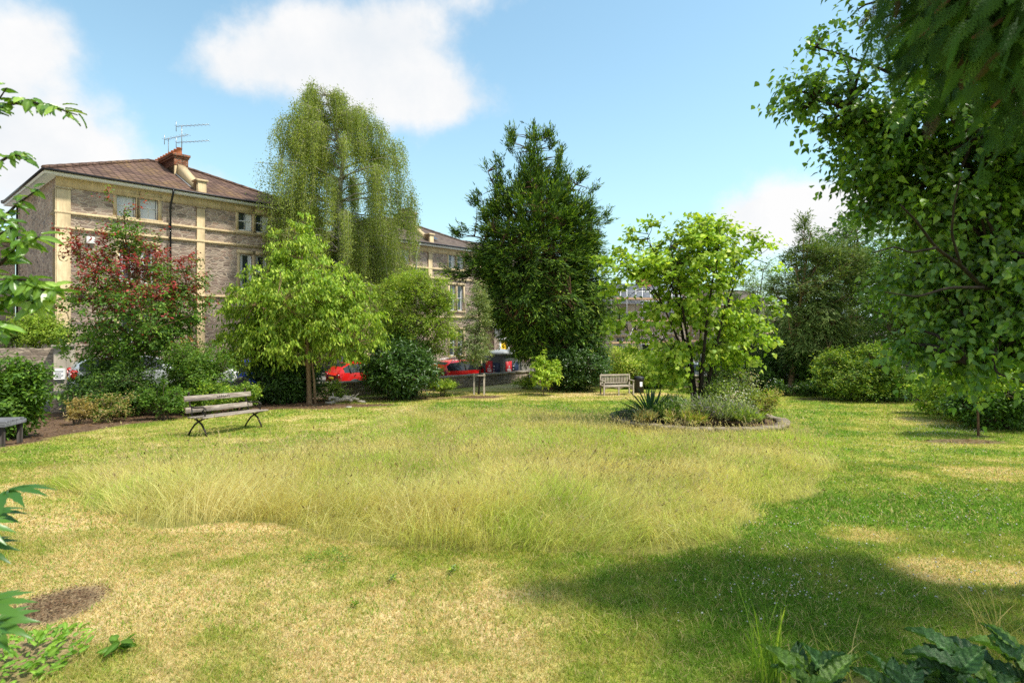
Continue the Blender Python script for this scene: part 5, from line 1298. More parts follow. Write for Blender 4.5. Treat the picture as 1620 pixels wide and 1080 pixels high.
shrub('lavender_clump', 'grey green clump beside the spiky yucca', 1062, 13.3, 1.0, .5, SAGE + MIDG, 55, base=bed(1062, 13.3), depth=.7, leafL=.09, leafW=.02, up_bias=1.1, kind='needle', dense=2)
shrub('weedy_clump', 'tall thin weeds at the right rim of the round bed', 1205, 13.4, .75, .8, BRIGHT + DRYB, 56, base=bed(1205, 13.4), leafL=.08, leafW=.022, up_bias=1.4, dense=1.3)
shrub('ground_cover', 'low grey green ground cover on the left rim of the round bed', 1000, 14.0, 1.1, .28, SAGE + DARKG, 57, base=bed(1000, 14.0), leafL=.05, leafW=.03, dense=1.6)
for k, (px, Z, w_, h_, pl_, lb) in enumerate([(1085, 12.7, .9, .42, BRIGHT + DRYB, 'grassy weeds at the front rim of the round bed left of the lavender'), (1178, 12.75, .9, .45, BRIGHT + SAGE, 'grassy weeds at the front rim of the round bed right of the lavender'), (1028, 13.0, .7, .35, SAGE + DRYB, 'dry weeds in front of the spiky yucca'), (1145, 13.6, 1.2, .6, MIDG + SAGE, 'soft green weeds between the lavender and the pale flowered bush'), (1085, 13.9, .8, .5, MIDG, 'green weeds at the foot of the tree stems')]):
    shrub('bed_weeds', lb, px, Z, w_ * .8, h_ * .62, pl_, 160 + k, base=bed(px, Z), depth=.6, leafL=.13, leafW=.014, up_bias=1.3, kind='needle', dense=1.5, cat='weeds')
# yucca
yb = bed(1030, 13.5); yu = thing('yucca', 'spiky dark green yucca on the left of the round bed', 'plant', yb); g = Geo(); r_ = np.random.default_rng(5)
for k in range(62):
    a = k * 2.399; inc = .12 + 1.25 * ((k + .5) / 62) ** .8; L = .85 * (.85 + .25 * r_.random()); d = np.array([math.cos(a) * math.sin(inc), math.sin(a) * math.sin(inc), math.cos(inc)])
    up = nrm(np.array([0, 0, 1.0]) - d * d[2]); side = np.cross(d, up); u = np.linspace(0, 1, 7)
    wv = .034 * np.array([.7, 1, 1.1, 1, .8, .5, .03])
    c = d * (u * L)[:, None] + np.array([0, 0, -1]) * (.12 * math.sin(inc) * u ** 2.5 * L)[:, None] + np.array([0, 0, .08])
    V = np.concatenate([c + side * wv[:, None] + up * .012, c - up * .004, c - side * wv[:, None] + up * .012])
    cl = np.array([.032, .085, .036]) * (.75 + .6 * r_.random())
    g.add(V, [(i, i+1, 8+i, 7+i) for i in range(6)] + [(7+i, 8+i, 15+i, 14+i) for i in range(6)], cl)
g.build('rosette', LEAF_WAX, yu, True)

# driftwood logs and loose rocks by the forked trunk
LOGM = mat_bark('bleached_log', (.58, .53, .46), (.25, .21, .17), (6, 6, 6))
for k, (px, Z, L, rz, rr, lb) in enumerate([(535, 21.3, 1.0, .5, .085, 'bleached log on the mulch, longest of the heap'), (545, 21.0, .8, -.5, .07, 'bleached crooked branch lying across the log heap'), (527, 21.2, .55, 1.3, .06, 'short bleached branch at the left of the log heap'), (556, 21.1, .6, .1, .055, 'thin pale branch at the right of the log heap')]):
    p = foot(px, Z); n = 10; u = np.linspace(-.5, .5, n); r_ = np.random.default_rng(60 + k)
    P_ = np.stack([u * L, np.sin(u * 5 + k) * .08, .07 + k * .045 + np.sin(u * 3 + k) * .05], 1); g = Geo(); g.tube(P_, rr * (1 - .5 * np.abs(u) + .15 * r_.random(n)), 8)
    g.tube([P_[6], P_[6] + [.08, .1, .12], P_[6] + [.16, .16, .18]], [rr * .5, rr * .35, .012], 6)
    o = g.build('log', LOGM, None, True); o.location = p; o.rotation_euler = (0, 0, rz); tag(o, lb, 'log', 'bleached logs by the forked trunk')
for px, py, sz, lb in ((572, 637, .16, 'pale loose stone right of the log heap'), (552, 645, .11, 'small pale stone in front of the log heap')):
    c = lawn_at(px, py); r_ = np.random.default_rng(px); g = Geo(); pr = [(0, -.5), (.6, -.4), (1, 0), (.7, .45), (0, .6)]
    g.lathe(pr, (0, 0, 0), 9); g.v[0] = g.v[0] * np.array([1.2, .8, .7]) * sz * (1 + (r_.random((len(g.v[0]), 1)) - .5) * .3); o = g.build('stone', LOGM, None, True)
    o.location = (c[0], c[1], gz(*c) + sz * .2); tag(o, lb, 'stone', 'pale stones near the log heap')

# ------------------------------------------------------------------ foreground trees
def el2(px, py, Z, rpx, rpy, rz): k = Z / 850.0; return (at(px, py, Z), (rpx * k, rz, rpy * k))
K2 = .57; tb2 = np.array([5.4, 3.6, 0.0]); tb2[2] = gz(5.4, 3.6)
E = [el2(1488, 60, 6.4 * K2, 105, 110, 0.54), el2(1358, 195, 6.3 * K2, 48, 60, 0.30), el2(1423, 240, 6.2 * K2, 70, 75, 0.42), el2(1528, 220, 6.3 * K2, 110, 100, 0.60), el2(1378, 60, 6.6 * K2, 30, 55, 0.24), el2(1318, 150, 6.3 * K2, 22, 22, 0.18),
     el2(1483, 330, 6.2 * K2, 70, 60, 0.48), el2(1538, 430, 6.0 * K2, 72, 75, 0.54), el2(1608, 340, 6.2 * K2, 100, 110, 0.66), el2(1493, 545, 5.7 * K2, 42, 34, 0.30), el2(1558, 520, 5.8 * K2, 65, 50, 0.42), el2(1638, 500, 6.0 * K2, 70, 70, 0.54),
     el2(1403, 320, 6.4 * K2, 26, 20, 0.18), el2(1468, 440, 6.0 * K2, 26, 40, 0.24), el2(1648, 120, 6.5 * K2, 90, 140, 0.72), el2(1720, 260, 6.6 * K2, 110, 170, 0.60), el2(1658, 590, 5.7 * K2, 40, 30, 0.24), el2(1350, 40, 6.5 * K2, 38, 60, .35), el2(1318, 95, 6.4 * K2, 22, 34, .25), el2(1283, 160, 6.2 * K2, 24, 20, .2), el2(1262, 150, 6.2 * K2, 12, 10, .12), el2(1400, 0, 6.5 * K2, 60, 60, .4)]
ov = make_tree('overhanging_tree', 'dark heart leaved tree whose branches hang across the right of the view', 'tree', tb2, E, 480, 6, 10, .23, .046, .036, [(.05, .11, .016, 3), (.085, .165, .02, 3), (.16, .26, .03, 2)], kind='ovate', leaf_mat=LEAF_GLOSS, seed=71,
          trunk_h=1.2, trunk_r=.17, bark=BARK_DARK, n_limbs=26, gap=.47, gscale=.42, dens=1.9, droop=.5, shell=.5, wildness=.8, limb_r=.13)
g = Geo()
def pl(pts, Z0, Z1, r0, r1, gg, sides=7):
    pts = np.array([at(p[0], p[1], Z0 + (Z1 - Z0) * k / (len(pts) - 1)) for k, p in enumerate(pts)])
    t_ = np.linspace(0, len(pts) - 1, len(pts) * 4); q = np.stack([np.interp(t_, range(len(pts)), pts[:, c]) for c in range(3)], 1)
    q[1:-1] = (q[:-2] + q[1:-1] * 2 + q[2:]) / 4
    gg.tube(q, np.linspace(r0, r1, len(q)), sides); return q
pl([(1960, 640), (1760, 545), (1620, 482), (1555, 455), (1520, 420), (1480, 392), (1450, 350), (1425, 325)], 6.0 * K2, 4.9 * K2, .020, .004, g)
pl([(1555, 455), (1500, 455), (1450, 470), (1400, 462)], 5.3 * K2, 4.9 * K2, .010, .003, g)
pl([(1520, 420), (1505, 370), (1510, 320), (1520, 280)], 5.2 * K2, 4.9 * K2, .008, .003, g)
pl([(1800, 640), (1640, 520), (1605, 510), (1570, 560), (1575, 590), (1620, 605)], 5.8 * K2, 5.0 * K2, .013, .004, g)
pl([(1480, 392), (1440, 400), (1415, 390), (1380, 400)], 5.0 * K2, 4.9 * K2, .007, .003, g)
g.build('branch', BARK_DARK, ov, True, tb2)

# conifer fronds close overhead at the top right
def frond_template():
    V = []; Fs = []
    def strip_(a, d, L, w0, n=3):
        d = np.array(d) / np.hypot(*d); q = np.array([-d[1], d[0]]); k = len(V)
        for i in range(n + 1):
            u = i / n; w_ = w0 * (1 - .75 * u); c = np.array(a) + d * L * u; z = -.10 * (c[1]) ** 2 + .012 * math.sin(9 * u)
            V.append((*(c + q * w_), z)); V.append((*(c - q * w_), z - .01))
        for i in range(n): Fs.append((k+2*i, k+2*i+1, k+2*i+3, k+2*i+2))
    strip_((0, 0), (0, 1), 1.0, .018, 5)
    for j in range(13):
        u = .08 + .07 * j; s = 1 if j % 2 else -1; L = .44 * (1 - u) ** .7 + .06; d = (s * .75, .9)
        strip_((0, u), d, L, .022, 3)
        dn = np.array(d) / np.hypot(*d)
        for m in range(int(3 + L * 12)):
            v = .15 + .8 * m / int(3 + L * 12); a = np.array((0, u)) + dn * L * v; s2 = 1 if m % 2 else -1; ang = math.atan2(dn[1], dn[0]) + s2 * .75
            strip_(a, (math.cos(ang), math.sin(ang)), L * .30 * (1 - v * .6) + .02, .017, 1)
    return np.array(V), Fs
FT = frond_template()
cb = np.array([3.6, 1.5, 0]); cb[2] = gz(3.6, 1.5)
cyp = thing('cypress_tree', 'dark feathery cypress foliage hanging close overhead at the top right corner', 'tree', cb)
g = Geo(); r_ = np.random.default_rng(81)
tk = curve(cb - [0, 0, .2], cb + np.array([-.2, .1, 4.6]), r_, .02, 10); g.tube(tk, np.linspace(.16, .03, 10), 9)
P_ = []; D_ = []; N_ = []
lims = [((1500, -90), 1.75), ((1410, -40), 1.65), ((1560, 30), 1.7), ((1450, 60), 1.7), ((1620, 90), 1.75), ((1520, 110), 1.8), ((1590, -20), 1.6), ((1400, 60), 1.85), ((1570, 170), 1.8), ((1480, 20), 1.6), ((1660, 120), 1.7), ((1700, -60), 1.7), ((1430, -120), 1.7), ((1580, -200), 1.8), ((1800, 60), 1.8), ((1500, -300), 1.9), ((1700, -350), 1.9), ((1640, 180), 1.9), ((1540, 60), 1.55), ((1620, -10), 1.5)]
for (pp, Z) in lims:
    e = at(pp[0], pp[1], Z); k = int(np.clip(2 + (e[2] + .3 - cb[2]) / .5, 2, 8)); p = curve(tk[k], e, r_, .08, 8, .10); g.tube(p, np.linspace(.03, .006, 8), 5)
    for q in range(300):
        m = 3 + r_.random() ** .7 * 3.99; i0 = int(m); s0 = p[i0] + (p[min(7, i0 + 1)] - p[i0]) * (m - i0) + r_.normal(size=3) * .085
        P_.append(s0); D_.append(np.array([-.35, .12, -1.0]) + r_.normal(size=3) * [.42, .35, .35]); N_.append(r_.normal(size=3) + [-.2, -.9, .25])
vis = [i for i, p in enumerate(P_) if p[1] > .3 and 810 + 850 * p[0] / p[1] > 1395]; P_ = [P_[i] for i in vis]; D_ = [D_[i] for i in vis]; N_ = [N_[i] for i in vis]
LS = [.095] * len(P_)
up_ = in_ellipsoids([((4.9, 2.7, 4.7), (1.5, 1.3, 1.5)), ((4.2, 1.6, 3.9), (1.1, 1.0, 1.2))], 240, r_, .45, .34, .8, 5)  # unseen upper crown, added above the frame to shade the right foreground
for e in up_[(up_[:, 0] > .98 * up_[:, 1] + .5) | (up_[:, 2] > EYE + .66 * up_[:, 1] + .2)]:
    P_.append(e); D_.append(r_.normal(size=3) + [0, 0, -.8]); N_.append(r_.normal(size=3)); LS.append(.42)
LS = np.array(LS)
P_ = np.array(P_); D_ = np.array(D_); n = len(P_)
lf = Geo(); put_leaves(lf, P_, D_, np.array(N_), LS * (.65 + .7 * r_.random(n)), LS * (.6 + .5 * r_.random(n)), pick([(.022, .058, .010, 3), (.036, .088, .013, 3), (.07, .14, .02, 1.3), (.06, .045, .02, .4)], n, r_), None, FT)
g.build('trunk', BARK_RED, cyp, True, cb); lf.build('fronds', mat_leaf('cypress_frond', .2, .6, .2), cyp, False, cb)

# broad leaved branch reaching in from the left
mb_ = np.array([-4.1, 2.5, 0]); mb_[2] = gz(-4.1, 2.5)
mg_ = thing('broad_leaved_tree', 'tree at the left edge reaching in with long glossy oval leaves', 'tree', mb_)
g = Geo(); r_ = np.random.default_rng(91); tk = curve(mb_ - [0, 0, .2], mb_ + np.array([.1, .1, 4.0]), r_, .02, 10); g.tube(tk, np.linspace(.11, .04, 10), 9)
P_ = []; D_ = []; N_ = []; L_ = []
BR = [([(-340, 230), (-60, 185), (0, 168), (40, 160), (80, 168), (122, 182)], 2.75, 30, 30), ([(-300, 330), (-60, 290), (-10, 262), (20, 244), (42, 250)], 2.9, 18, 26), ([(-300, 460), (-60, 400), (0, 350), (28, 322), (60, 300)], 2.8, 22, 24),
      ([(-300, 480), (-50, 440), (0, 420), (30, 385), (62, 375)], 2.7, 30, 34), ([(-300, 500), (-50, 470), (0, 450), (40, 440), (85, 470)], 2.55, 38, 40), ([(-300, 560), (-50, 500), (0, 480), (35, 470), (60, 485)], 2.6, 28, 38),
      ([(-300, 560), (-80, 520), (-30, 505), (5, 520)], 2.5, 24, 40), ([(-300, 400), (-60, 350), (-20, 330), (10, 350)], 2.6, 22, 30), ([(-200, 300), (-60, 250), (-30, 200), (10, 140)], 2.8, 20, 28), ([(-300, 420), (-60, 420), (-20, 380), (20, 360)], 2.75, 22, 32)]
for pts, Z, nl, Lp in BR:
    q = pl(pts, Z + .15, Z - .1, .014, .003, g, 6)
    j = np.argmin(np.linalg.norm(tk - q[0] + np.array([0, 0, -.0]), axis=1)); g.tube(curve(tk[j], q[0], r_, .05, 5), np.linspace(.025, .014, 5), 6)
    nl = int(nl * 1.5)
    for k in range(nl):
        m = (.32 + .68 * (k + .5) / nl) * (len(q) - 1.01); i0 = int(m); s0 = q[i0] + (q[i0 + 1] - q[i0]) * (m - i0); tg_ = nrm(q[min(len(q) - 1, i0 + 1)] - q[max(0, i0 - 1)])
        sd2 = nrm(np.cross(tg_, [0, -.3, 1])) * (1 if k % 2 else -1)
        P_.append(s0 + r_.normal(size=3) * .012); D_.append(tg_ * .8 + sd2 * .8 + r_.normal(size=3) * .45 + [0, 0, -.25]); N_.append(np.array([0, -.35, 1.0]) + r_.normal(size=3) * .45); L_.append(Lp * .80 * Z / 850 * (.6 + .6 * r_.random()))
P_ = np.array(P_); n = len(P_); L_ = np.array(L_); lf = Geo()
put_leaves(lf, P_, np.array(D_), np.array(N_), L_, L_ * .50, pick([(.07, .15, .018, 3), (.11, .20, .025, 3), (.18, .27, .045, 1.6)], n, r_), 'big')
g.build('branch', BARK_DARK, mg_, True, mb_); lf.build('leaves', LEAF_WAX, mg_, True, mb_)

# palmate leaved plant at the lower left
pbz = np.array([-2.10, 1.72, gz(-2.10, 1.72)])
pp_ = thing('palmate_plant', 'tall plant with deeply cut hand shaped leaves at the lower left edge', 'plant', pbz)
def palmate():
    V = []; Fs = []
    for k, a in enumerate(np.linspace(-1.35, 1.35, 7)):
        L = 1.0 - .28 * abs(a) / 1.35; d = np.array([math.sin(a), math.cos(a)]); q = np.array([d[1], -d[0]]); n = 11; b0 = len(V)
        for i in range(n):
            u = i / (n - 1); w_ = .088 * (math.sin(math.pi * min(1, .06 + u * .96) ** .9) + .02) * (1 + (.28 if (i % 2 and u > .4) else 0)); c = d * L * (.05 + .95 * u); z = -.30 * u * u + .015 * k % .03
            for s in (-1, 0, 1): V.append((*(c + q * w_ * s), z + .05 * abs(s) * (1 - u)))
        for i in range(n - 1):
            for s in (0, 1): Fs.append((b0+3*i+s, b0+3*i+s+1, b0+3*i+s+4, b0+3*i+s+3))
    return np.array(V), Fs
PT = palmate(); P_ = []; D_ = []; N_ = []; L_ = []; g = Geo(); r_ = np.random.default_rng(95)
for (px, py, Z, dx, dz, L) in [(12, 778, 1.72, 1, .22, .19), (-25, 815, 1.75, .9, .1, .17), (-40, 865, 1.70, 1, -.15, .17), (-60, 735, 1.8, .5, .6, .18), (-30, 960, 1.66, 1, .05, .20), (-10, 985, 1.75, .9, -.10, .18), (-120, 900, 1.7, .3, .3, .2), (-110, 800, 1.85, -.2, .5, .2), (-60, 1000, 1.62, .6, -.3, .19), (-40, 830, 1.6, 1.0, -.3, .15)]:
    e = at(px, py, Z); P_.append(e); D_.append([dx, -.15, dz]); N_.append([-.1, -.35, .95]); L_.append(L * .74)
    st = pbz + np.array([r_.normal() * .05, r_.normal() * .05, max(.15, (e[2] - pbz[2]) * .55)]); g.tube([st, (st + e) / 2 + [0, 0, .04], e], [.006, .005, .004], 5); g.tube([pbz + r_.normal(size=3) * [.05, .05, 0], st], [.009, .006], 5)
P_ = np.array(P_); lf = Geo(); put_leaves(lf, P_, np.array(D_, float), np.array(N_, float) + r_.normal(size=(len(P_), 3)) * .15, np.array(L_), np.array(L_), pick([(.035, .10, .014, 3), (.055, .13, .02, 2)], len(P_), r_), None, PT)
g.build('stem', mat_plain('green_stem', (.10, .16, .04), .6), pp_, True, pbz); lf.build('leaves', LEAF_WAX, pp_, True, pbz)

# wrinkled broad leaves at the bottom right
WV = []
def wrinkled():
    V = []; Fs = []; nu, nv = 15, 48; WV.clear()
    for j in range(nv):
        t_ = j / (nv - 1); w_ = max(.01, .5 * math.sin(math.pi * t_ ** .72) ** .9)
        for i in range(nu):
            s = i / (nu - 1) * 2 - 1
            ph = t_ * 62 - abs(s) * 13; vn_ = max(0, math.cos(ph)) ** 4; WV.append(1.5 if abs(s) < .08 else .80 + .42 * vn_ + .18 * math.sin(s * 23 + t_ * 41))
            V.append((s * w_ * (1 + .04 * math.sin(t_ * 50)), t_, -.022 * vn_ * (abs(s) > .08) + .16 * abs(s) - .42 * t_ ** 2.2 + .028 * math.sin(t_ * 34 - abs(s) * 7) * (abs(s) > .05) + .03 * math.sin(t_ * 11) * abs(s)))
    for j in range(nv - 1):
        for i in range(nu - 1): a = j*nu+i; Fs.append((a, a+1, a+nu+1, a+nu))
    return np.array(V), Fs
WT_ = wrinkled(); tw = NT('wrinkled_leaf'); vn = tw.noise(tw.coords(), 90, 4, .6)
pw_ = tw.principled(tw.mix(.5, tw.vcol(), tw.ramp(vn, [(.3, .6), (.7, 1.3)]), 'MULTIPLY'), .42, 0, tw.bump(vn, .6, .008), .45); trn = tw.n('ShaderNodeBsdfTranslucent'); tw.link(tw.mix(1, tw.vcol(), (1.3, 1.4, .5), 'MULTIPLY'), trn.inputs[0]); mxn = tw.n('ShaderNodeMixShader'); mxn.inputs[0].default_value = .22; tw.link(pw_, mxn.inputs[1]); tw.link(trn.outputs[0], mxn.inputs[2]); WRK = tw.done(mxn.outputs[0])
for k, (px, Z, hgt, nl, lbl) in enumerate([(1290, 2.52, .16, 15, 'small clump of wrinkled dark leaves beside the tall grass tuft'), (1430, 2.42, .16, 18, 'middle clump of broad wrinkled leaves at the bottom right'), (1530, 2.50, .24, 24, 'largest clump of broad wrinkled leaves at the bottom right'), (1640, 2.5, .26, 20, 'clump of broad wrinkled leaves cut off by the right edge')]):
    X = (px - 810) / 850 * Z; c = np.array([X, Z, gz(X, Z)]); r_ = np.random.default_rng(100 + k); rt_ = thing('comfrey_plant', lbl, 'plant', c, 0, 'wrinkled leaf plants')
    an = np.arange(nl) * 2.4 + r_.random(nl) * .5; el_ = .35 + .75 * r_.random(nl); D_ = np.stack([np.cos(an) * np.cos(el_), np.sin(an) * np.cos(el_), np.sin(el_)], 1)
    P_ = c + D_ * .05 + r_.normal(size=(nl, 3)) * [.05, .05, .0] + np.stack([np.zeros(nl), np.zeros(nl), hgt * r_.random(nl) * .7], 1); L_ = (.11 + .10 * r_.random(nl)) * (.85 + hgt)
    lf = Geo(); put_leaves(lf, P_, D_, np.array([0, -.25, 1.0]) + r_.normal(size=(nl, 3)) * .2, L_, L_ * .52, pick([(.035, .085, .026, 3), (.05, .115, .03, 2), (.10, .18, .03, 1)], nl, r_), None, WT_, WV)
    lf.build('leaves', WRK, rt_, True, c)
    g = Geo()
    for q in range(nl): g.tube([c + r_.normal(size=3) * [.02, .02, 0], P_[q]], [.006, .004], 5)
    g.build('stem', MATS['green_stem'], rt_, True, c)

def tuft(name, label, px, Z, n, h, wd, pal, seed, lean=.35, cat='grass tuft', group=None):
    X = (px - 810) / 850 * Z; c = np.array([X, Z, gz(X, Z)]); r = np.random.default_rng(seed); rt_ = None; g = Geo()
    b = c + np.stack([r.normal(size=n) * .045, r.normal(size=n) * .045, np.zeros(n)], 1)
    blades(g, b, h * (.5 + .6 * r.random(n)), np.full(n, wd), pick(pal, n, r), r, lean, 6)
    o = g.build(name, GRASS, None, False, c); o.location = c; return tag(o, label, cat, group)
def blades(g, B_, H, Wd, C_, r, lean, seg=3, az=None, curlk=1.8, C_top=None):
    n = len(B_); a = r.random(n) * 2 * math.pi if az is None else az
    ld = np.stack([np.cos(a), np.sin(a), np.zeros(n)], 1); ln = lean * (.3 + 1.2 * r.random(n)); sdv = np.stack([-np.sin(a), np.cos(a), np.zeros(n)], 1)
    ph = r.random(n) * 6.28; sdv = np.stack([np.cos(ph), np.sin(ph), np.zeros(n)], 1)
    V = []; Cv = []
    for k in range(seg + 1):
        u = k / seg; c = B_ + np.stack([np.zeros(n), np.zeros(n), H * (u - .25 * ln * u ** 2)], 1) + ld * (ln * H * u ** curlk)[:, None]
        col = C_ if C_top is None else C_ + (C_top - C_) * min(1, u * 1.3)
        if k < seg:
            w_ = (Wd * (1 - .55 * u) * .5)[:, None]; V += [c - sdv * w_, c + sdv * w_]; Cv += [col, col]
        else: V.append(c); Cv.append(col)
    m = 2 * seg + 1; V = np.stack(V, 1).reshape(-1, 3); Cv = np.stack(Cv, 1).reshape(-1, 3); o = (np.arange(n) * m)[:, None] + g.n
    g.v.append(V); g.c.append(Cv); g.n += n * m
    for k in range(seg - 1): g.f.append(o + np.array([2*k, 2*k+1, 2*k+3, 2*k+2]))
    g.f.append(o + np.array([2*seg-2, 2*seg-1, 2*seg]))
tuft('grass_tuft', 'tall green grass tuft at the left of the wrinkled leaves', 1215, 2.72, 46, .42, .008, BRIGHT + MIDG, 111)
tuft('grass_tuft', 'dry arching grass tuft behind the wrinkled leaves at the right edge', 1575, 3.0, 34, .42, .005, [(.45, .34, .14, 3), (.30, .28, .08, 2)], 112, lean=.9)
tuft('grass_tuft', 'short pale grass tuft among the small wrinkled clump', 1330, 2.75, 26, .26, .006, [(.25, .30, .06, 3), (.42, .36, .14, 2)], 113, lean=.6)

# low leafy weeds in the lawn
def rosette(name, label, px, py, rad, n, pal, seed, Lr=.5, up=.35, group=None):
    c = lawn_at(px, py); c = np.array([c[0], c[1], gz(*c)]); r = np.random.default_rng(seed); a = r.random(n) * 6.28; e = up * (.3 + r.random(n)); q = rad * np.sqrt(r.random(n)) * (.8 if n > 80 else .12)
    P_ = c + np.stack([np.cos(a) * q, np.sin(a) * q, .015 + .05 * r.random(n)], 1); a2 = a + r.normal(size=n) * .7; D_ = np.stack([np.cos(a2), np.sin(a2), e], 1)
    g = Geo(); put_leaves(g, P_, D_, np.array([0, 0, 1.0]) + r.normal(size=(n, 3)) * .45, rad * Lr * (.5 + .7 * r.random(n)), rad * Lr * .4 * (.6 + .7 * r.random(n)), pick(pal, n, r), 'big')
    o = g.build(name, LEAF, None, True, c); o.location = c; return tag(o, label, 'weed', group, 'stuff' if n > 80 else None)
rosette('leafy_weed', 'patch of crowded fresh green leaves in the bottom left corner', 38, 1050, .34, 240, [(.18, .30, .04, 3), (.12, .23, .03, 2)], 121, .17, .8)
rosette('leafy_weed', 'small dock like rosette near the bottom left corner', 188, 1032, .13, 12, MIDG, 122, .8)
rosette('leafy_weed', 'dark clover patch in the dry lawn left of the centre', 520, 890, .24, 260, MIDG, 123, .085, .8)
rosette('leafy_weed', 'flat green rosette in the dry lawn at the centre', 716, 906, .13, 50, BRIGHT + SAGE, 124, .22, .7)
rosette('leafy_weed', 'flat green rosette left of the centre one in the dry lawn', 622, 918, .13, 40, BRIGHT + SAGE, 125, .22, .7)
rosette('leafy_weed', 'faint green weed in the lawn below the clover patch', 560, 958, .12, 30, BRIGHT + MIDG, 126, .2, .7)

# ------------------------------------------------------------------ grass
def scatter(n, y0, y1, r, wide=1.0, xpad=.6, p=1.0):
    y = y0 + (y1 - y0) * r.random(n) ** p; h = .98 * y * wide + xpad
    x = (r.random(n) * 2 - 1) * h
    return x, y
def short_grass():
    r = np.random.default_rng(131); g = Geo()
    for (y0, y1, n, hh, ww, seg) in [(1.7, 3.2, 150000, .042, .0042, 2), (3.2, 5.2, 190000, .045, .0058, 2), (5.2, 9, 190000, .048, .010, 2), (9, 15, 160000, .05, .018, 1), (15, 27, 170000, .06, .034, 1)]:
        # uniform over the trapezium
        y = np.sqrt(y0 ** 2 + (y1 ** 2 - y0 ** 2) * r.random(n)); x = (r.random(n) * 2 - 1) * (y * 1.0 + .5)
        a, b = sides(x, y)
        keep = (np.maximum(a, b) < -.2) & (soil_mask(x, y) < .35 + .3 * r.random(n)) & ~meadow_mask(x, y) & (np.hypot(x - BEDC[0], y - BEDC[1]) > BEDR + .1)
        x, y = x[keep], y[keep]; n = len(x); d = dry_mask(x, y)
        c = lawn_color(x, y) * (.55 + .85 * r.random((n, 1)))
        k = r.random(n) < .18; c[k] = C_DRY * (.7 + .6 * r.random((k.sum(), 1)))
        k = r.random(n) < .22; c[k] = C_GREEN * (.8 + .7 * r.random((k.sum(), 1))) * np.array([1.25, 1.15, 1.3])
        H = hh * (.45 + .9 * r.random(n)) * (1.1 - .35 * d) * (.7 + .6 * fbm(x * 1.5, y * 1.5, seed=51))
        blades(g, np.stack([x, y, ground_z(x, y) - .004], 1), H, ww * (.7 + .6 * r.random(n)), np.clip(c, 0, .8), r, 1.0 + 0 * d, seg)
    tag(g.build('short_grass', GRASS), 'mown lawn grass, straw coloured at the left and green at the right', 'grass', None, 'stuff')
short_grass()
def edge_f(x, y):
    k = np.ones(len(x)); meadow_mask = meadow_poly
    for dx, dy in ((.35, 0), (-.35, 0), (0, .35), (0, -.35), (.8, 0), (-.8, 0), (0, .8), (0, -.8)):
        k = k - .085 * ~meadow_mask(x + dx, y + dy)
    return np.clip(k, .25, 1)
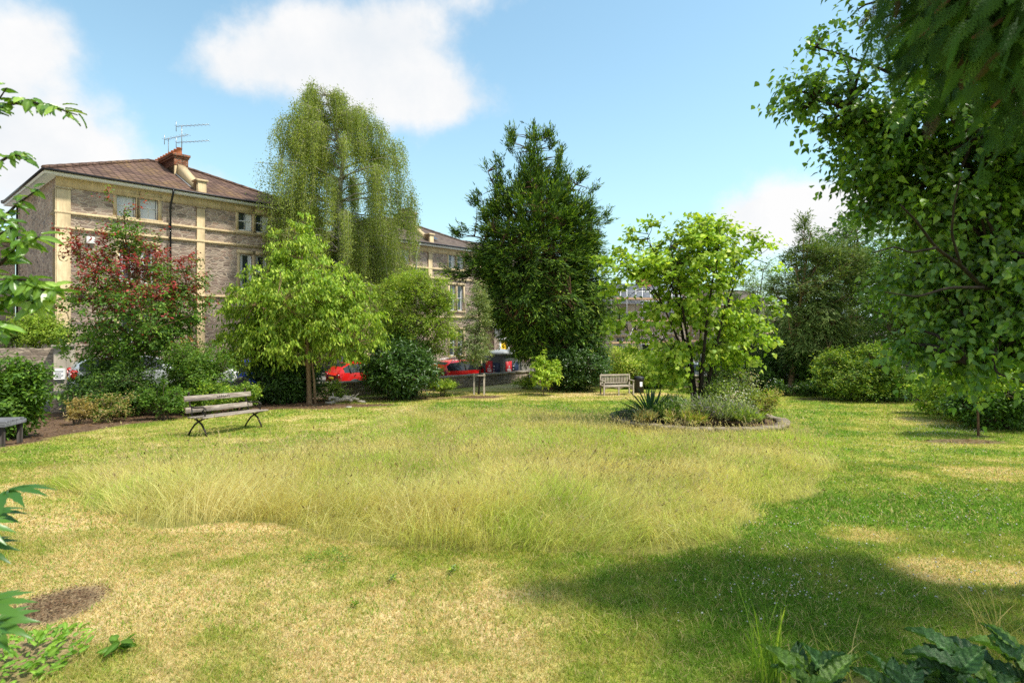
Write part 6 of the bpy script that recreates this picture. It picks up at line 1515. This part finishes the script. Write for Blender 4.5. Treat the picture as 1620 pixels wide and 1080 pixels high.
def long_grass():
    r = np.random.default_rng(141); g = Geo(); sg = Geo()
    bb = np.array(MEADOW); lo, hi = bb.min(0) - .6, bb.max(0) + .6
    def fringe(n):
        a = r.random(n) * 6.283; q = BEDR + .06 + .45 * r.random(n) ** 1.8; return BEDC[0] + q * np.cos(a), BEDC[1] + q * np.sin(a)
    for (y0, y1, n, ww) in [(lo[1], 7.5, 210000, .0048), (7.5, 11, 230000, .0068), (11, hi[1], 280000, .011)]:
        x = lo[0] + (hi[0] - lo[0]) * r.random(n); y = y0 + (y1 - y0) * r.random(n)
        sx_, sy_ = r.normal(size=n) * .07, r.normal(size=n) * .07; keep = meadow_mask(x + sx_, y + sy_) & (np.hypot(x - BEDC[0], y - BEDC[1]) > BEDR + .08) & (r.random(n) < (.15 + 1.1 * fbm(x * 1.5, y * 1.5, seed=61)) * edge_f(x + sx_, y + sy_) ** .8); x, y = x[keep], y[keep]
        if y0 > 10:
            fx_, fy_ = fringe(9000); kf = r.random(9000) < np.where(fy_ < BEDC[1] + .3, 1.0, .25); x = np.concatenate([x, fx_[kf]]); y = np.concatenate([y, fy_[kf]])
        n = len(x)
        lush = fbm(x * .7, y * .7, seed=63, o=3); fr = 1 - sstep(5.5, 14, y)
        H = (.11 + .30 * r.random(n) ** 1.6) * (.25 + 1.35 * lush) * (.72 + .5 * fr) * np.maximum(edge_f(x, y), .75 * (np.hypot(x - BEDC[0], y - BEDC[1]) < BEDR + .6))
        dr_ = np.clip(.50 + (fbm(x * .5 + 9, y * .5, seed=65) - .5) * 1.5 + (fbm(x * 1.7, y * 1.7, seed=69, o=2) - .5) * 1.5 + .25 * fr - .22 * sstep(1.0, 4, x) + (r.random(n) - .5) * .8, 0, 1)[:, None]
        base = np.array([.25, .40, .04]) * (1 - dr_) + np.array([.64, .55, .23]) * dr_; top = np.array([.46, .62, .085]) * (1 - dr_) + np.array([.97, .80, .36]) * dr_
        j = .60 + .75 * r.random((n, 1))
        wind = fbm(x * .6, y * .6, seed=67) * 6.28 * 1.5
        az = np.where(r.random(n) < .55, wind, r.random(n) * 6.28)
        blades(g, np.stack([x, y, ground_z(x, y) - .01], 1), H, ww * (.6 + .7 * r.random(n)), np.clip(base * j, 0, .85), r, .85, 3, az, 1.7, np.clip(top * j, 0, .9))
        # flowering stalks with seed heads
        m = int(n * .055); i = r.choice(n, m, replace=False); hs = H[i] * (1.25 + .5 * r.random(m)); c = np.stack([x[i], y[i], ground_z(x[i], y[i])], 1)
        a = az[i]; st = r.bit_generator.state
        ln = .22 + .25 * r.random(m); tip = c + np.stack([np.cos(a) * ln * hs, np.sin(a) * ln * hs, hs * .96], 1)
        D_ = nrm(tip - c + np.stack([np.cos(a) * .12, np.sin(a) * .12, 0 * a], 1))
        kw = .55 * ww
        for k in range(3):
            u0, u1 = k / 3, (k + 1) / 3
            f_ = lambda u: c + np.stack([np.cos(a) * ln * hs * u ** 1.8, np.sin(a) * ln * hs * u ** 1.8, hs * .96 * u], 1)
            q = np.stack([np.cos(a * 3), np.sin(a * 3), 0 * a], 1) * kw * .5
            V = np.stack([f_(u0) - q, f_(u0) + q, f_(u1) + q, f_(u1) - q], 1).reshape(-1, 3)
            g.add(V, (np.arange(m) * 4)[:, None] + np.arange(4), np.repeat(np.clip(np.array([.62, .52, .24]) * (.75 + .5 * r.random((m, 1))), 0, .9), 4, 0))
        hc = np.where(r.random((m, 1)) < .04, np.array([[.22, .13, .07]]), np.array([[.76, .64, .36]])) * (.7 + .5 * r.random((m, 1)))
        for k in range(3):
            put_leaves(sg, tip - D_ * .01, D_ + r.normal(size=(m, 3)) * .22, r.normal(size=(m, 3)), (.03 + .04 * r.random(m)), ww * 1.25 * (.6 + .6 * r.random(m)), hc, 'simple')
    tag(g.build('long_grass', GRASS), 'oval of uncut straw tinted long grass in the middle of the lawn', 'grass', None, 'stuff')
    tag(sg.build('seed_heads', GRASS), 'pale and brown seed heads standing over the long grass', 'grass', None, 'stuff')
long_grass()
def clover():
    r = np.random.default_rng(151); g = Geo(); X = []; Y = []
    for (px0, px1, py0, py1, n) in [(1180, 1620, 700, 960, 300), (1150, 1330, 830, 960, 60), (1240, 1560, 640, 720, 300), (1440, 1560, 672, 690, 260), (1050, 1330, 920, 1010, 30), (560, 900, 640, 655, 120), (1460, 1600, 780, 830, 60)]:
        q = np.array([lawn_at(a, b) for a, b in zip(px0 + (px1 - px0) * r.random(n), py0 + (py1 - py0) * r.random(n))]); X.append(q[:, 0]); Y.append(q[:, 1])
    X = np.concatenate(X); Y = np.concatenate(Y); k = ~meadow_mask(X, Y) & (soil_mask(X, Y) < .3); X, Y = X[k], Y[k]; n = len(X); Z = ground_z(X, Y) + .03 + .035 * r.random(n); rd = .006 * (.6 + .7 * r.random(n)) * (1 + .05 * Y)
    oc = np.array([(1,0,0),(-1,0,0),(0,1,0),(0,-1,0),(0,0,1),(0,0,-.7)]); V = np.stack([X, Y, Z], 1)[:, None] + oc[None] * rd[:, None, None]
    fs = np.array([(0,2,4),(2,1,4),(1,3,4),(3,0,4),(2,0,5),(1,2,5),(3,1,5),(0,3,5)])
    g.add(V.reshape(-1, 3), (np.arange(n) * 6)[:, None, None].repeat(8, 1).reshape(-1, 1) + np.tile(fs, (n, 1)), np.repeat(np.array([.72, .70, .62]) * (.8 + .3 * r.random((n, 1))), 6, 0))
    for q in range(n): pass
    st = np.stack([X, Y, Z], 1); a = st - [.0015, 0, 0]; b = st + [.0015, 0, 0]; c = np.stack([X, Y, ground_z(X, Y)], 1)
    g.add(np.stack([a, b, c], 1).reshape(-1, 3), (np.arange(n) * 3)[:, None] + np.arange(3), (.12, .2, .04))
    tag(g.build('clover_flowers', PETAL), 'tiny white clover heads sprinkled over the green lawn', 'clover', None, 'stuff')
clover()
def litter():
    """dead leaves, bark chips and crumbs of soil on the bare patches"""
    r = np.random.default_rng(161); n = 60000; y = np.sqrt(1.8 ** 2 + (26 ** 2 - 1.8 ** 2) * r.random(n)); x = (r.random(n) * 2 - 1) * (y + .5)
    k = soil_mask(x, y) > .4; x, y = x[k], y[k]
    c0 = lawn_at(95, 955); xe = c0[0] + r.normal(size=1500) * .2; ye = c0[1] + r.normal(size=1500) * .22; ke = soil_mask(xe, ye) > .3; x = np.concatenate([x, xe[ke]]); y = np.concatenate([y, ye[ke]]); n = len(x)
    yl = np.sqrt(2 ** 2 + (14 ** 2 - 4) * r.random(900)); xl = (r.random(900) * 2 - 1) * (yl + .3); x = np.concatenate([x, xl]); y = np.concatenate([y, yl]); n = len(x)
    g = Geo(); D_ = np.stack([r.normal(size=n), r.normal(size=n), r.normal(size=n) * .25], 1)
    L = (.02 + .035 * r.random(n)) * np.clip(y / 7, .55, 2.2)
    put_leaves(g, np.stack([x, y, ground_z(x, y) + .008 + .012 * r.random(n) + .014 * (np.arange(n) >= n - 900)], 1), D_, np.array([0, 0, 1.0]) + r.normal(size=(n, 3)) * .35, L, L * .45, pick([(.13, .075, .045, 3), (.22, .14, .085, 2), (.07, .045, .03, 2), (.36, .27, .17, .7)], n, r), 'simple')
    tag(g.build('bark_chips', GRASS), 'brown bark chips and dead leaves on the bare soil of the borders', 'mulch', None, 'stuff')
litter()
